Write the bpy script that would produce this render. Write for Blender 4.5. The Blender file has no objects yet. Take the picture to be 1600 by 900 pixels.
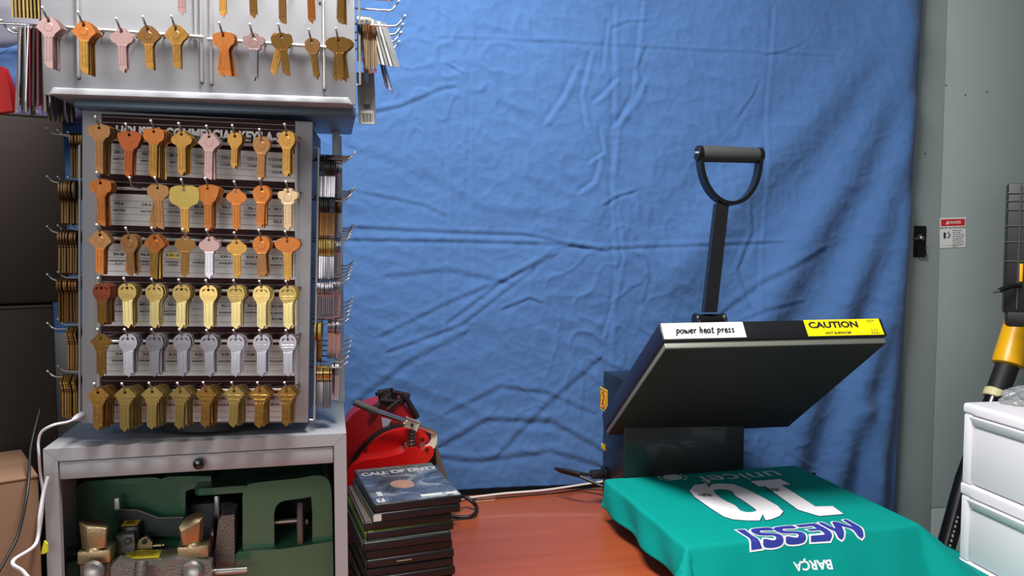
import bpy, bmesh, math, random
from mathutils import Vector, Matrix, noise
random.seed(7)
C = bpy.context.scene
COL = C.collection
# ---------------------------------------------------------------- camera, world, light, exposure
F = 1250.0                                   # focal length in pixels of the 1600 wide frame
H = 1.337                                    # lens height
PITCH = math.atan(75/1250)
cd = bpy.data.cameras.new('camera'); cam = bpy.data.objects.new('camera', cd); COL.objects.link(cam)
cam.location = (0, 0, H); cam.rotation_euler = (math.pi/2-PITCH, 0, 0)
cd.sensor_width = 36; cd.lens = 36*F/1600; cd.clip_start = .02
C.camera = cam
C.view_settings.view_transform = 'Standard'; C.view_settings.look = 'None'
C.view_settings.gamma = 1; C.view_settings.use_curve_mapping = False
C.view_settings.exposure = 0.22
w = bpy.data.worlds.new('room_light'); C.world = w; w.use_nodes = True
w.node_tree.nodes['Background'].inputs[0].default_value = (.80, .88, 1, 1)
w.node_tree.nodes['Background'].inputs[1].default_value = .12
def area(name, loc, aim, sx, sy, power, col=(1, .97, .93)):
    l = bpy.data.lights.new(name, 'AREA'); l.shape = 'RECTANGLE'; l.size = sx; l.size_y = sy
    l.energy = power; l.color = col
    o = bpy.data.objects.new(name, l); COL.objects.link(o); o.location = loc
    o.rotation_euler = (Vector(aim)-Vector(loc)).to_track_quat('-Z', 'Y').to_euler()
    return o
area('ceiling_tube_light', (-.22, .82, 2.45), (.05, 1.2, .75), .75, .20, 50)
area('room_fill_light', (-.9, -.6, 2.12), (-.36, 1.1, 1.0), .9, .4, 6)
area('front_fill_light', (-.5, -2.1, 1.35), (-.2, 1.3, .95), 1.6, 1.0, 15)  # unseen low frontal fill, added to brighten upright faces and the cabinet inside

# ---------------------------------------------------------------- helpers
CAMR = cam.rotation_euler.to_matrix(); CAM0 = Vector((0, 0, H))
def ray(px, py): return CAMR @ Vector(((px-800)/F, (450-py)/F, -1))
def at(px, py, Y):
    d = ray(px, py); return CAM0 + d*(Y/d.y)
def onz(px, py, z):
    d = ray(px, py); return CAM0 + d*((z-H)/d.z)
class Frame:
    """a thing's own axes: x to the right along its front, y away, z up"""
    def __init__(s, loc, yaw=0, roll=0, tilt=0):
        s.M = Matrix.Translation(loc) @ Matrix.Rotation(yaw, 4, 'Z') @ Matrix.Rotation(roll, 4, 'Y') @ Matrix.Rotation(tilt, 4, 'X')
        s.I = s.M.inverted()
    def hit(s, px, py, d=0.0):               # point of the thing's plane y=d seen at a spot of the photograph
        o = s.I @ CAM0; r = s.I.to_3x3() @ ray(px, py)
        return o + r*((d-o.y)/r.y)
    def hitz(s, px, py, z):
        o = s.I @ CAM0; r = s.I.to_3x3() @ ray(px, py)
        return o + r*((z-o.z)/r.z)
    def hitx(s, px, py, x):
        o = s.I @ CAM0; r = s.I.to_3x3() @ ray(px, py)
        return o + r*((x-o.x)/r.x)
MATS = {}
def mat(name, col, rough=.5, metal=0.0, bump=0, bscale=60, var=0, vscale=8, coat=0, spec=.5, stretch=(1,1,1), sheen=0, alpha=1, trans=0):
    if name in MATS: return MATS[name]
    m = bpy.data.materials.new(name); m.use_nodes = True; nt = m.node_tree; b = nt.nodes['Principled BSDF']
    col = tuple(((c/12.92) if c <= .04045 else ((c+.055)/1.055)**2.4) for c in [x/255 for x in col])
    b.inputs['Base Color'].default_value = (*col, 1); b.inputs['Roughness'].default_value = rough
    b.inputs['Metallic'].default_value = metal; b.inputs['Coat Weight'].default_value = coat
    b.inputs['Specular IOR Level'].default_value = spec; b.inputs['Sheen Weight'].default_value = sheen
    b.inputs['Alpha'].default_value = alpha; b.inputs['Transmission Weight'].default_value = trans
    tc = nt.nodes.new('ShaderNodeTexCoord'); mp = nt.nodes.new('ShaderNodeMapping'); mp.inputs['Scale'].default_value = stretch
    nt.links.new(tc.outputs['Object'], mp.inputs[0])
    v = nt.nodes.new('ShaderNodeTexNoise'); v.inputs['Scale'].default_value = vscale; v.inputs['Detail'].default_value = 5
    nt.links.new(mp.outputs[0], v.inputs['Vector'])
    if var:
        mx = nt.nodes.new('ShaderNodeMix'); mx.data_type = 'RGBA'
        mx.inputs[6].default_value = (*[c*(1-var) for c in col], 1); mx.inputs[7].default_value = (*[min(1, c*(1+var)) for c in col], 1)
        nt.links.new(v.outputs['Fac'], mx.inputs[0]); nt.links.new(mx.outputs[2], b.inputs['Base Color'])
    if bump:
        n = nt.nodes.new('ShaderNodeTexNoise'); n.inputs['Scale'].default_value = bscale; n.inputs['Detail'].default_value = 4
        nt.links.new(mp.outputs[0], n.inputs['Vector'])
        bp = nt.nodes.new('ShaderNodeBump'); bp.inputs['Strength'].default_value = bump; bp.inputs['Distance'].default_value = .002
        nt.links.new(n.outputs['Fac'], bp.inputs['Height']); nt.links.new(bp.outputs[0], b.inputs['Normal'])
    MATS[name] = m; return m
def link(name, me, m, parent=None, smooth=35):
    o = bpy.data.objects.new(name, me); COL.objects.link(o)
    if m and not me.materials: me.materials.append(m)
    if parent: o.parent = parent
    if smooth: 
        me.shade_smooth(); me.set_sharp_from_angle(angle=math.radians(smooth))
    return o
def tag(o, label=None, cat=None, group=None, kind=None):
    if label: o['label'] = label
    if cat: o['category'] = cat
    if group: o['group'] = group
    if kind: o['kind'] = kind
    return o
def thing(name, fr, label, cat, group=None):
    o = bpy.data.objects.new(name, None); COL.objects.link(o)
    o.matrix_world = fr.M if isinstance(fr, Frame) else Matrix.Translation(fr)
    o.empty_display_size = .02
    return tag(o, label, cat, group)
def copy_tree(o, parent=None):
    c = o.copy(); COL.objects.link(c)
    if parent: c.parent = parent
    for ch in [x for x in COL.objects if x.parent == o]: copy_tree(ch, c)
    return c
class MB:
    """collects shapes into one mesh"""
    def __init__(s): s.b = bmesh.new()
    def _bev(s, vs, r, seg):
        if r > 0:
            es = {e for v in vs for e in v.link_edges}
            bmesh.ops.bevel(s.b, geom=list(es), offset=r, segments=seg, affect='EDGES', profile=.5, clamp_overlap=True)
    def box(s, x0, x1, y0, y1, z0, z1, r=0, seg=2, M=None):
        g = bmesh.ops.create_cube(s.b, size=1)['verts']
        for v in g:
            v.co = Vector((x0+(v.co.x+.5)*(x1-x0), y0+(v.co.y+.5)*(y1-y0), z0+(v.co.z+.5)*(z1-z0)))
            if M: v.co = M @ v.co
        s._bev(g, r, seg); return s
    def hexa(s, bot, top, r=0, seg=2):       # 8 corners: bottom ring, top ring
        v = [s.b.verts.new(p) for p in list(bot)+list(top)]
        for q in ((3,2,1,0),(4,5,6,7),(0,1,5,4),(1,2,6,5),(2,3,7,6),(3,0,4,7)): s.b.faces.new([v[i] for i in q])
        s._bev(v, r, seg); return s
    def tube(s, pts, r, seg=8, cap=True):
        pts = [Vector(p) for p in pts]; rs = r if isinstance(r, (list, tuple)) else [r]*len(pts)
        rings = []; n = None
        for i, p in enumerate(pts):
            t = (pts[min(i+1, len(pts)-1)]-pts[max(i-1, 0)]).normalized()
            if n is None: n = t.orthogonal().normalized()
            n = (n - t*n.dot(t)).normalized(); bn = t.cross(n)
            rings.append([s.b.verts.new(p+(n*math.cos(a)+bn*math.sin(a))*rs[i]) for a in [2*math.pi*k/seg for k in range(seg)]])
        for a, b in zip(rings, rings[1:]):
            for k in range(seg): s.b.faces.new((a[k], a[(k+1) % seg], b[(k+1) % seg], b[k]))
        if cap: s.b.faces.new(rings[0][::-1]); s.b.faces.new(rings[-1])
        return s
    def strap(s, pts, side, wd, th):         # flat bar swept along pts; side = width direction
        pts = [Vector(p) for p in pts]; side = Vector(side).normalized(); rings = []
        for i, p in enumerate(pts):
            t = (pts[min(i+1, len(pts)-1)]-pts[max(i-1, 0)]).normalized(); n = t.cross(side).normalized()
            rings.append([s.b.verts.new(p+side*a*wd/2+n*b*th/2) for a, b in ((-1,-1),(1,-1),(1,1),(-1,1))])
        for a, b in zip(rings, rings[1:]):
            for k in range(4): s.b.faces.new((a[k], a[(k+1) % 4], b[(k+1) % 4], b[k]))
        s.b.faces.new(rings[0][::-1]); s.b.faces.new(rings[-1]); return s
    def prism(s, outline, depth, M=Matrix.Identity(4), holes=(), r=0, clamp=True):
        """outline in (x, z), thickness along y from 0 to depth"""
        loops = []; start = len(s.b.verts)
        es = []
        for L in [outline]+list(holes):
            vs = [s.b.verts.new((p[0], 0, p[1])) for p in L]
            es += [s.b.edges.new((vs[i], vs[(i+1) % len(vs)])) for i in range(len(vs))]; loops.append(vs)
        g = bmesh.ops.triangle_fill(s.b, use_beauty=True, use_dissolve=False, edges=es)
        fs = [f for f in g['geom'] if isinstance(f, bmesh.types.BMFace)]
        e = bmesh.ops.extrude_face_region(s.b, geom=fs)
        nv = [v for v in e['geom'] if isinstance(v, bmesh.types.BMVert)]
        for v in nv: v.co.y += depth
        allv = [v for L in loops for v in L]+nv
        if r:
            es = {ed for v in allv for ed in v.link_edges if len(ed.link_faces) == 2 and ed.calc_face_angle(0) > 1.2 and abs(ed.verts[0].co.y-ed.verts[1].co.y) < 1e-7}
            rr = bmesh.ops.bevel(s.b, geom=list(es), offset=r, segments=2 if clamp else 4, affect='EDGES', profile=.5, clamp_overlap=clamp)
            allv = list({v for v in allv if v.is_valid} | set(rr['verts']))
        for v in allv:
            if v.is_valid: v.co = M @ v.co
        return s
    def lathe(s, prof, p0, axis, seg=20):    # prof: (radius, distance along axis)
        p0 = Vector(p0); ax = Vector(axis).normalized(); n = ax.orthogonal().normalized(); bn = ax.cross(n); rings = []
        for r, d in prof:
            rings.append([s.b.verts.new(p0+ax*d+(n*math.cos(a)+bn*math.sin(a))*max(r, 1e-5)) for a in [2*math.pi*k/seg for k in range(seg)]])
        for a, b in zip(rings, rings[1:]):
            for k in range(seg): s.b.faces.new((a[k], a[(k+1) % seg], b[(k+1) % seg], b[k]))
        s.b.faces.new(rings[0][::-1]); s.b.faces.new(rings[-1]); return s
    def ball(s, c, r, sc=(1,1,1), seg=16):
        g = bmesh.ops.create_uvsphere(s.b, u_segments=seg, v_segments=seg//2+2, radius=r)['verts']
        for v in g: v.co = Vector((v.co.x*sc[0], v.co.y*sc[1], v.co.z*sc[2]))+Vector(c)
        return s
    def quad(s, a, b, c, d): s.b.faces.new([s.b.verts.new(p) for p in (a, b, c, d)]); return s
    def mesh(s, name):
        bmesh.ops.recalc_face_normals(s.b, faces=s.b.faces)
        me = bpy.data.meshes.new(name); s.b.to_mesh(me); s.b.free(); return me
    def build(s, name, m, parent=None, smooth=35, label=None):
        o = link(name, s.mesh(name), m, parent, smooth)
        if label: o['label'] = label
        return o
def arc(cx, cz, r, a0, a1, n=10, rz=None):
    rz = rz or r
    return [(cx+r*math.cos(math.radians(a0+(a1-a0)*k/n)), cz+rz*math.sin(math.radians(a0+(a1-a0)*k/n))) for k in range(n+1)]
def text_bm(txt, size, bold=0, shear=0, align='CENTER', spacing=1, res=3, sx=1, outline=0):
    """lettering as a flat bmesh in its own xy plane"""
    cu = bpy.data.curves.new('lettering', 'FONT'); cu.body = txt; cu.size = size; cu.align_x = align; cu.align_y = 'CENTER'
    cu.offset = bold; cu.shear = shear; cu.space_character = spacing; cu.resolution_u = res; cu.fill_mode = 'FRONT' 
    o = bpy.data.objects.new('lettering', cu); COL.objects.link(o)
    bpy.context.view_layer.update()
    me = bpy.data.meshes.new_from_object(o.evaluated_get(bpy.context.evaluated_depsgraph_get()))
    bm = bmesh.new(); bm.from_mesh(me)
    bpy.data.objects.remove(o); bpy.data.curves.remove(cu); bpy.data.meshes.remove(me)
    for v in bm.verts: v.co.x *= sx
    bmesh.ops.triangulate(bm, faces=bm.faces)
    return bm
def add_bm(dst, src, fn):
    mp = {v: dst.verts.new(fn(v.co)) for v in src.verts}
    for f in src.faces:
        try: dst.faces.new([mp[v] for v in f.verts])
        except ValueError: pass
# ---------------------------------------------------------------- the setting
TZ = .75                                     # table top
M_wall = mat('grey painted wall', (128, 138, 140), .6, var=.04, vscale=3)
WF = Frame((0, 1.93, 0), math.atan(.17))     # back wall plane, a little behind the curtain
def struct(o): o['kind'] = 'structure'; return o
struct(MB().box(-1.6, 2.6, 0.02, .12, 0, 2.6).build('wall_back', M_wall)).matrix_world = WF.M
struct(MB().box(-2.6, 3.2, -2.0, 2.8, -.05, 0).build('floor', mat('grey concrete floor', (110, 108, 104), .7, var=.15, vscale=5)))
# tall grey electrical enclosure beside the curtain
pf = Frame(WF.M @ Vector((0, -.02, 0)), math.atan(.17))
ec = thing('electrical_cabinet', Frame(pf.M @ Vector((1.25, 0, 0)), math.atan(.17)), 'tall grey steel electrical cabinet standing right of the blue curtain', 'electrical cabinet')
ef = Frame(pf.M @ Vector((1.25, 0, 0)), math.atan(.17))
M_panel = mat('grey green enamelled steel', (148, 161, 160), .42, bump=.06, bscale=250, var=.03, vscale=4)
gx = (ef.hit(1460, 450).x); rx = ef.hit(1594, 640).x; zt = ef.hit(1458, 787).z
MB().box(-.3, gx-.0006, -.016, .03, .05, 2.4, .0015).build('body', M_panel, ec)
MB().box(gx+.0006, rx, -.016, .03, zt-.006, 2.4, .0015).build('door', M_panel, ec)
MB().box(gx+.0006, rx, -.016, .03, .05, zt-.0075, .0015).build('lower_panel', M_panel, ec)
MB().box(rx+.003, rx+.5, -.015, .03, .05, 2.4, .0015).build('side_panel', M_panel, ec)
MB().box(gx-.002, rx+.004, -.006, .028, .05, 2.4).box(gx-.0015, gx+.0015, -.014, .028, .05, zt).build('door_gap', mat('dark gap', (52, 56, 58), .8), ec)
a = ef.hit(1428, 353, -.016); b = ef.hit(1444, 402, -.016)
hm = mat('blackened latch metal', (38, 38, 36), .4, .6)
lt = MB().box(a.x, b.x, -.022, -.015, b.z, a.z, .002).build('latch_plate', hm, ec)
c = ef.hit(1437, 372, -.03)
MB().lathe([(.006, 0), (.006, .018), (.004, .02)], (c.x, -.022, c.z), (0, -1, 0)).box(c.x-.0035, c.x+.0035, -.034, -.028, c.z-.004, c.z+.01, .001).build('knob', mat('dull steel', (150, 150, 148), .35, .9), lt)
MB().tube([(c.x, -.032, c.z), (c.x-.018, -.038, c.z-.002), (c.x-.026, -.04, c.z+.0)], .0018).build('lever', MATS['dull steel'], lt)
MB().box(a.x+.004, b.x-.004, -.030, -.021, b.z+.003, b.z+.022, .002).build('slide', mat('black latch slide', (16, 16, 17), .4), lt)
for px, py in ((1508, 148), (1542, 143), (1478, 133), (1446, 240)):
    q = ef.hit(px, py, -.017)
    MB().lathe([(.0018, 0), (.0018, .001)], (q.x, -.0168, q.z), (0, -1, 0), 8).build('screw_hole', MATS['dark gap'], ec)
# danger sticker (lies on the door: its own thing)
s0 = ef.hit(1468, 387, -.018); s1 = ef.hit(1510, 340, -.018); sw = s1.x-s0.x; sh = s1.z-s0.z
sf = Frame(ef.M @ Vector(((s0.x+s1.x)/2, -.0172, (s0.z+s1.z)/2)), math.atan(.17), roll=-.03)
st = thing('danger_sticker', sf, 'white and red danger sticker about electric arc flash on the grey cabinet door', 'sticker')
W2, H2 = sw/2, sh/2
def printed(name, jobs, m, parent, y=-.0006, bold=.0):
    """jobs: (text, x, z, size[, sx, shear, align]) on the plane y"""
    bm = bmesh.new()
    for j in jobs:
        txt, x, z, size = j[:4]; sx = j[4] if len(j) > 4 else 1; shr = j[5] if len(j) > 5 else 0; al = j[6] if len(j) > 6 else 'CENTER'
        t = text_bm(txt, size, bold=bold*size, sx=sx, shear=shr, align=al)
        add_bm(bm, t, lambda co: Vector((x+co.x, y, z+co.y))); t.free()
    me = bpy.data.meshes.new(name); bm.to_mesh(me); bm.free()
    return link(name, me, m, parent, 0)
M_paper = mat('white printed paper', (212, 216, 214), .45)
M_ink = mat('black ink', (22, 22, 24), .6)
MB().box(-W2, W2, -.0003, 0, -H2, H2).build('backing', M_paper, st)
MB().box(-W2+.003, W2-.003, -.0006, -.0002, H2-.0215, H2-.004).build('red_banner', mat('danger red', (200, 34, 38), .5), st)
tri = MB(); tri.prism([(-.021, H2-.017), (-.012, H2-.017), (-.0165, H2-.0085)], .0002, Matrix.Translation((0, -.0009, 0))); tri.build('warning_triangle', M_paper, st, 0)
printed('banner_lettering', [('DANGER', .004, H2-.0127, .0095)], M_paper, st, -.0008, .02)
printed('lettering', [('ELECTRIC ARC FLASH HAZARD', 0, H2-.0265, .0058, .92)] + [(t, -.001, H2-.0335-i*.0052, .0038, 1, 0, 'LEFT') for i, t in enumerate(
    ('Will cause severe', 'injury or death.', 'Turn OFF the power', 'before opening. Follow', 'ALL requirements in', 'NFPA 70E for safe', 'work practices and for', 'Personal Protective', 'Equipment.'))], M_ink, st, -.0005, .03)
pic = MB()
for p, q, r in (((-.012, -.001), (-.009, -.008), .0011), ((-.009, -.008), (-.013, -.015), .0008), ((-.009, -.008), (-.0165, -.013), .0008), ((-.0115, -.002), (-.006, -.007), .0006), ((-.0115, -.002), (-.018, -.001), .0006)):
    pic.tube([(p[0], -.0005, p[1]), (q[0], -.0005, q[1])], r*.9, 6)
pic.ball((-.0118, -.0005, .0012), .0016, (1, .3, 1), 8)
pic.box(-.027, -.0215, -.0007, -.0003, -.015, .001)
for k in range(4): pic.box(-.0212, -.019+.001*(k % 2), -.0006, -.0003, -.014+k*.004, -.0128+k*.004)
pic.box(-W2+.003, W2-.003, -.0005, -.0003, -H2+.0055, -H2+.0060)
pic.build('pictogram', M_ink, st)

# ---------------------------------------------------------------- blue curtain
CF = Frame(WF.M @ Vector((0, -.05, 0)), math.atan(.17))
def cpt(px, py): p = CF.hit(px, py); return (p.x, p.z)
SC = 1.95/F                                  # metres per pixel out there
folds = []                                   # (points, half width m, height m, kind)
def fold(pts, wpx, amp, kind=0): folds.append(([cpt(*p) for p in pts], wpx*SC*(.62 if amp < .01 else 1), amp*(.72 if amp < .01 else 1), kind))
# sharp creases from having been folded, and hand wrinkles
fold([(540, 374), (700, 376), (850, 380), (940, 388), (1010, 385), (1210, 378)], 5, .0035)
fold([(560, 355), (700, 362), (820, 366), (900, 384), (940, 392)], 5, .0030)
fold([(957, 20), (956, 150), (952, 300), (956, 420), (945, 620)], 6, .0028)
fold([(1000, 10), (985, 150), (962, 200), (955, 260)], 5, .003)
fold([(690, 20), (692, 160), (700, 330), (690, 520)], 5, .0018)
fold([(735, 120), (732, 300), (738, 450)], 4, .0015)
fold([(690, 62), (900, 70), (1100, 82), (1290, 92)], 4, .0018)
fold([(1200, 20), (1190, 160), (1185, 350), (1165, 560)], 5, .002)
fold([(560, 182), (625, 168), (690, 140), (706, 138)], 5, .0038)
fold([(958, 130), (940, 150), (928, 160)], 5, .005)
fold([(895, 115), (880, 150), (852, 190)], 6, .0042)
fold([(1000, 135), (985, 165), (960, 195)], 7, .0045)
fold([(948, 40), (942, 80), (940, 105)], 4, .003)
fold([(955, 45), (975, 37), (1003, 36)], 4, .003)
fold([(920, 90), (905, 150), (912, 200), (935, 250), (925, 285), (905, 300)], 5, .004)
fold([(1004, 140), (990, 110), (1002, 80)], 5, .003)
fold([(935, 205), (940, 240), (918, 255)], 4, .004)
fold([(600, 520), (700, 470), (800, 430), (860, 400)], 6, .0028)
fold([(610, 545), (720, 505), (830, 420)], 5, .003)
fold([(700, 500), (780, 440), (850, 400)], 5, .003)
fold([(960, 330), (968, 400), (958, 450), (940, 520)], 5, .0035)
fold([(785, 480), (825, 464), (840, 470)], 4, .0035)
fold([(940, 320), (958, 308), (985, 300)], 4, .004)
fold([(560, 235), (640, 260), (760, 330), (900, 345)], 12, .0016)
fold([(700, 105), (722, 118), (730, 135)], 3, .0035)
fold([(1185, 90), (1210, 86), (1240, 75)], 3, .003)
fold([(1150, 180), (1170, 150), (1175, 135)], 4, .003)
fold([(560, 300), (660, 320), (690, 335)], 5, .002)
fold([(560, 620), (640, 560), (720, 520)], 8, .0032)
fold([(690, 690), (760, 650), (860, 655), (940, 700)], 8, .0042)
fold([(620, 700), (740, 715), (860, 700), (930, 722)], 8, .004)
fold([(700, 640), (780, 600), (850, 610), (920, 640)], 7, .0028)
fold([(780, 700), (850, 630), (930, 560)], 8, .0035)
fold([(1000, 470), (1010, 430), (1000, 395)], 5, .002)
fold([(1160, 470), (1145, 420), (1170, 360), (1165, 330)], 6, .004)
fold([(1130, 480), (1180, 440), (1270, 390)], 8, .004)
fold([(1140, 505), (1185, 480), (1240, 470)], 6, .003)
fold([(610, 430), (700, 420), (790, 440)], 7, .0025)
fold([(690, 180), (740, 230), (790, 300)], 10, .0012)
fold([(790, 120), (800, 220), (830, 300)], 10, .0018)
# broad soft folds falling from the top right corner
fold([(1412, -60), (1350, 80), (1260, 190), (1150, 300), (1060, 420)], 26, .018)
fold([(1425, -20), (1385, 120), (1310, 280), (1220, 430), (1150, 560), (1100, 700)], 24, .028)
fold([(1425, 60), (1400, 220), (1345, 380), (1275, 540), (1230, 700), (1200, 800)], 22, .034)
fold([(1422, 180), (1405, 330), (1372, 480), (1325, 620), (1290, 760), (1270, 850)], 20, .036)
fold([(1418, 330), (1400, 480), (1378, 620), (1355, 760), (1340, 880)], 17, .036)
fold([(1340, 640), (1350, 720), (1368, 790)], 14, .020)
def seg_d(x, z, P):
    best = 9; side = 1
    for (ax, az), (bx, bz) in zip(P, P[1:]):
        dx, dz = bx-ax, bz-az; L = dx*dx+dz*dz; t = max(0, min(1, ((x-ax)*dx+(z-az)*dz)/L))
        d = math.hypot(x-ax-t*dx, z-az-t*dz)
        if d < best:
            best = d; tt = t; side = 1 if (dx*(z-az)-dz*(x-ax)) > 0 else -1
    return best*side
FB = []
for P, wd, amp, k in folds:
    FB.append((P, wd, amp, min(p[0] for p in P)-3*wd, max(p[0] for p in P)+3*wd, min(p[1] for p in P)-3*wd, max(p[1] for p in P)+3*wd))
def curtain_y(x, z):
    y = 0
    for P, wd, amp, x0, x1, z0, z1 in FB:
        if x0 < x < x1 and z0 < z < z1:
            d = seg_d(x, z, P)/wd
            if abs(d) < 3:
                if amp < .01: y -= amp*d*math.exp(.5-d*d/2)*.75
                else: y -= amp*math.exp(-d*d/2)
    v = Vector((x*2.2, 0, z*2.2))
    y -= .012*noise.noise(v)
    y -= .0028*noise.noise(Vector((x*7+z*3, 3, z*7-x*3)))
    n = noise.noise(Vector((x*11-z*5, 9, z*20+x*9)))
    y -= .0016*(1-abs(n)*2)*(.5+1.1*max(0, min(1, noise.noise(Vector((x*1.5, 40, z*1.5)))+.5)))
    n = noise.noise(Vector((x*26+z*12, 5, z*16-x*14)))
    y -= .0009*(1-abs(n)*2.2)
    n = noise.noise(Vector((x*34-z*22, 15, z*30+x*20)))
    y -= .0008*max(0, 1-abs(n)*5)
    n = noise.noise(Vector((x*15+z*9, 25, z*12-x*10)))
    y -= .0022*max(0, 1-abs(n)*7)*max(0, min(1, .35+1.5*noise.noise(Vector((x*2.5, 60, z*2.5)))))
    return y
cx0 = CF.hit(40, 400).x; ctop = 1.337+.85
def curtain_right(z):
    p = CF.hit(1421-20*(1.95-z)/1.25, 400); return p.x
NX, NZ = 560, 420
zb_t = TZ+.0005
# where the table carries the hem, and where it hangs past the table's end
TXR = CF.hit(1262, 760).x
bm = bmesh.new(); rows = []
for j in range(NZ+1):
    row = []
    for i in range(NX+1):
        u = i/NX; v = j/NZ
        zb = zb_t + .003*(1+math.sin(u*17))*.5 + .002*(1+math.sin(u*41))*.5
        xr = curtain_right(1.4); x = cx0+(xr-cx0)*u
        z = ctop+(zb-ctop)*v
        x = cx0+(curtain_right(z)-cx0)*u
        y = curtain_y(x, z)
        lim = 1-math.exp(-(1-u)*60)
        y = y*lim - .0*(1-lim)
        row.append(bm.verts.new((x, y-.02, z)))
    rows.append(row)
for j in range(NZ):
    for i in range(NX): bm.faces.new((rows[j][i], rows[j+1][i], rows[j+1][i+1], rows[j][i+1]))
i0 = min(i for i in range(NX+1) if rows[NZ][i].co.x > TXR)
prev = rows[NZ]
for j in range(1, 61):
    row = [None]*(NX+1)
    for i in range(i0, NX+1):
        p = rows[NZ][i].co; z = p.z+(.32-p.z)*j/60; x = cx0+(curtain_right(z)-cx0)*i/NX
        row[i] = bm.verts.new((x, curtain_y(x, z)*(1-math.exp(-(1-i/NX)*60))-.02, z))
    for i in range(i0, NX): bm.faces.new((prev[i], row[i], row[i+1], prev[i+1]))
    prev = row
me = bpy.data.meshes.new('curtain'); bm.to_mesh(me); bm.free()
M_cur = mat('blue cotton cloth', (66, 101, 151), .8, bump=.18, bscale=35, var=.05, vscale=2.5, spec=.15, sheen=.15)
cur = link('curtain', me, M_cur, None, 180); cur.matrix_world = CF.M
mod = cur.modifiers.new('thickness', 'SOLIDIFY'); mod.thickness = .0012; mod.offset = 1
tag(cur, 'large wrinkled blue cloth curtain hanging behind the table', 'curtain')

# ---------------------------------------------------------------- table
TF = Frame((0, 0, 0), math.radians(11))
M_table = mat('reddish wood laminate', (164, 79, 45), .35, var=.3, vscale=5, stretch=(.7, 12, 6), coat=.15)
back = TF.I @ onz(820, 775, TZ)
rt = TF.I @ onz(1200, 800, TZ)
tb = thing('table', Frame((0, 0, 0), math.radians(11)), 'long table with a reddish wood laminate top under the heat press', 'table')
tx0 = (TF.I @ Vector((-.565, 1.0, 0))).x; tx1 = rt.x
tt = MB().box(tx0, tx1, .42, back.y+.03, TZ-.028, TZ, .002).build('tabletop', M_table, tb)
M_tleg = mat('black table steel', (25, 25, 27), .4, .7)
for x in (tx0+.06, tx1-.06):
    for y in (.50, back.y-.06):
        MB().box(x-.02, x+.02, y-.02, y+.02, 0, TZ-.028, .003).build('leg', M_tleg, tb)
MB().box(tx0+.04, tx1-.04, back.y-.07, back.y-.05, TZ-.1, TZ-.028).build('apron', M_tleg, tb)
# ---------------------------------------------------------------- heat press
PY = math.radians(13.5)
zc = H-.495
o = onz(950, 750, zc); PFo = Vector((o.x, o.y, TZ))
PF = Frame(PFo, PY)                          # origin: rear left corner of the lower platen, on the table
def pl(px, py, z): return PF.hitz(px, py, z)
zl = zc-TZ                                   # platen height over the table
FLc, FRc, BRc = pl(1087, 853, zl), pl(1432, 818, zl), pl(1240, 728, zl)
print('press corners', [tuple(round(c, 3) for c in v) for v in (FLc, FRc, BRc)])
PW, PD = (FRc.x+BRc.x)/2, -(FLc.y+FRc.y)/2   # platen width, depth
M_blk = mat('black powder coat', (17, 17, 21), .38, bump=.05, bscale=400, coat=.2)
M_blk2 = mat('satin black steel', (14, 14, 16), .3)
M_navy = mat('dark navy powder coat', (24, 27, 48), .4)
hp = thing('heat_press', PF, 'black clamshell heat press with its upper platen open on the table', 'heat press')
# base and rear housing
bx = PF.hitz(941, 787, 0)
bl = bx.x; rear = bx.y
hz = PF.hit(937, 580, rear).z
br = PF.hit(1165, 700, rear-.13).x
hs = MB().box(bl, br, rear-.125, rear, 0, hz, .003).build('rear_housing', M_blk, hp)
MB().box(bl+.01, bl+.06, rear-.45, rear-.1, 0.004, .034, .003).box(br-.06, br-.01, rear-.45, rear-.1, 0.004, .034, .003).box(bl+.01, br-.01, rear-.45, rear-.40, 0.004, .034, .003).build('base_frame', M_blk, hp)
for x in (bl+.03, br-.03):
    for y in (rear-.44, rear-.04):
        MB().lathe([(.012, -.0), (.012, .006)], (x, y, 0), (0, 0, 1), 12).build('foot', mat('rubber', (12, 12, 12), .8), hp)
MB().lathe([(.03, .03), (.03, zl-.02)], (PW/2, -PD/2, 0), (0, 0, 1)).box(PW/2-.05, PW/2+.05, -PD/2-.05, -PD/2+.05, .03, .05, .003).box(PW/2-.04, PW/2+.04, -PD/2-.04, -PD/2+.14, .034, .055, .003).build('pedestal', M_blk2, hp)
MB().box(.004, PW-.004, -PD+.004, -.004, zl-.016, zl-.006, .002).box(.004, PW-.004, -PD+.004, -.004, zl-.024, zl-.015, .002).build('lower_platen', M_blk2, hp)
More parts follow.
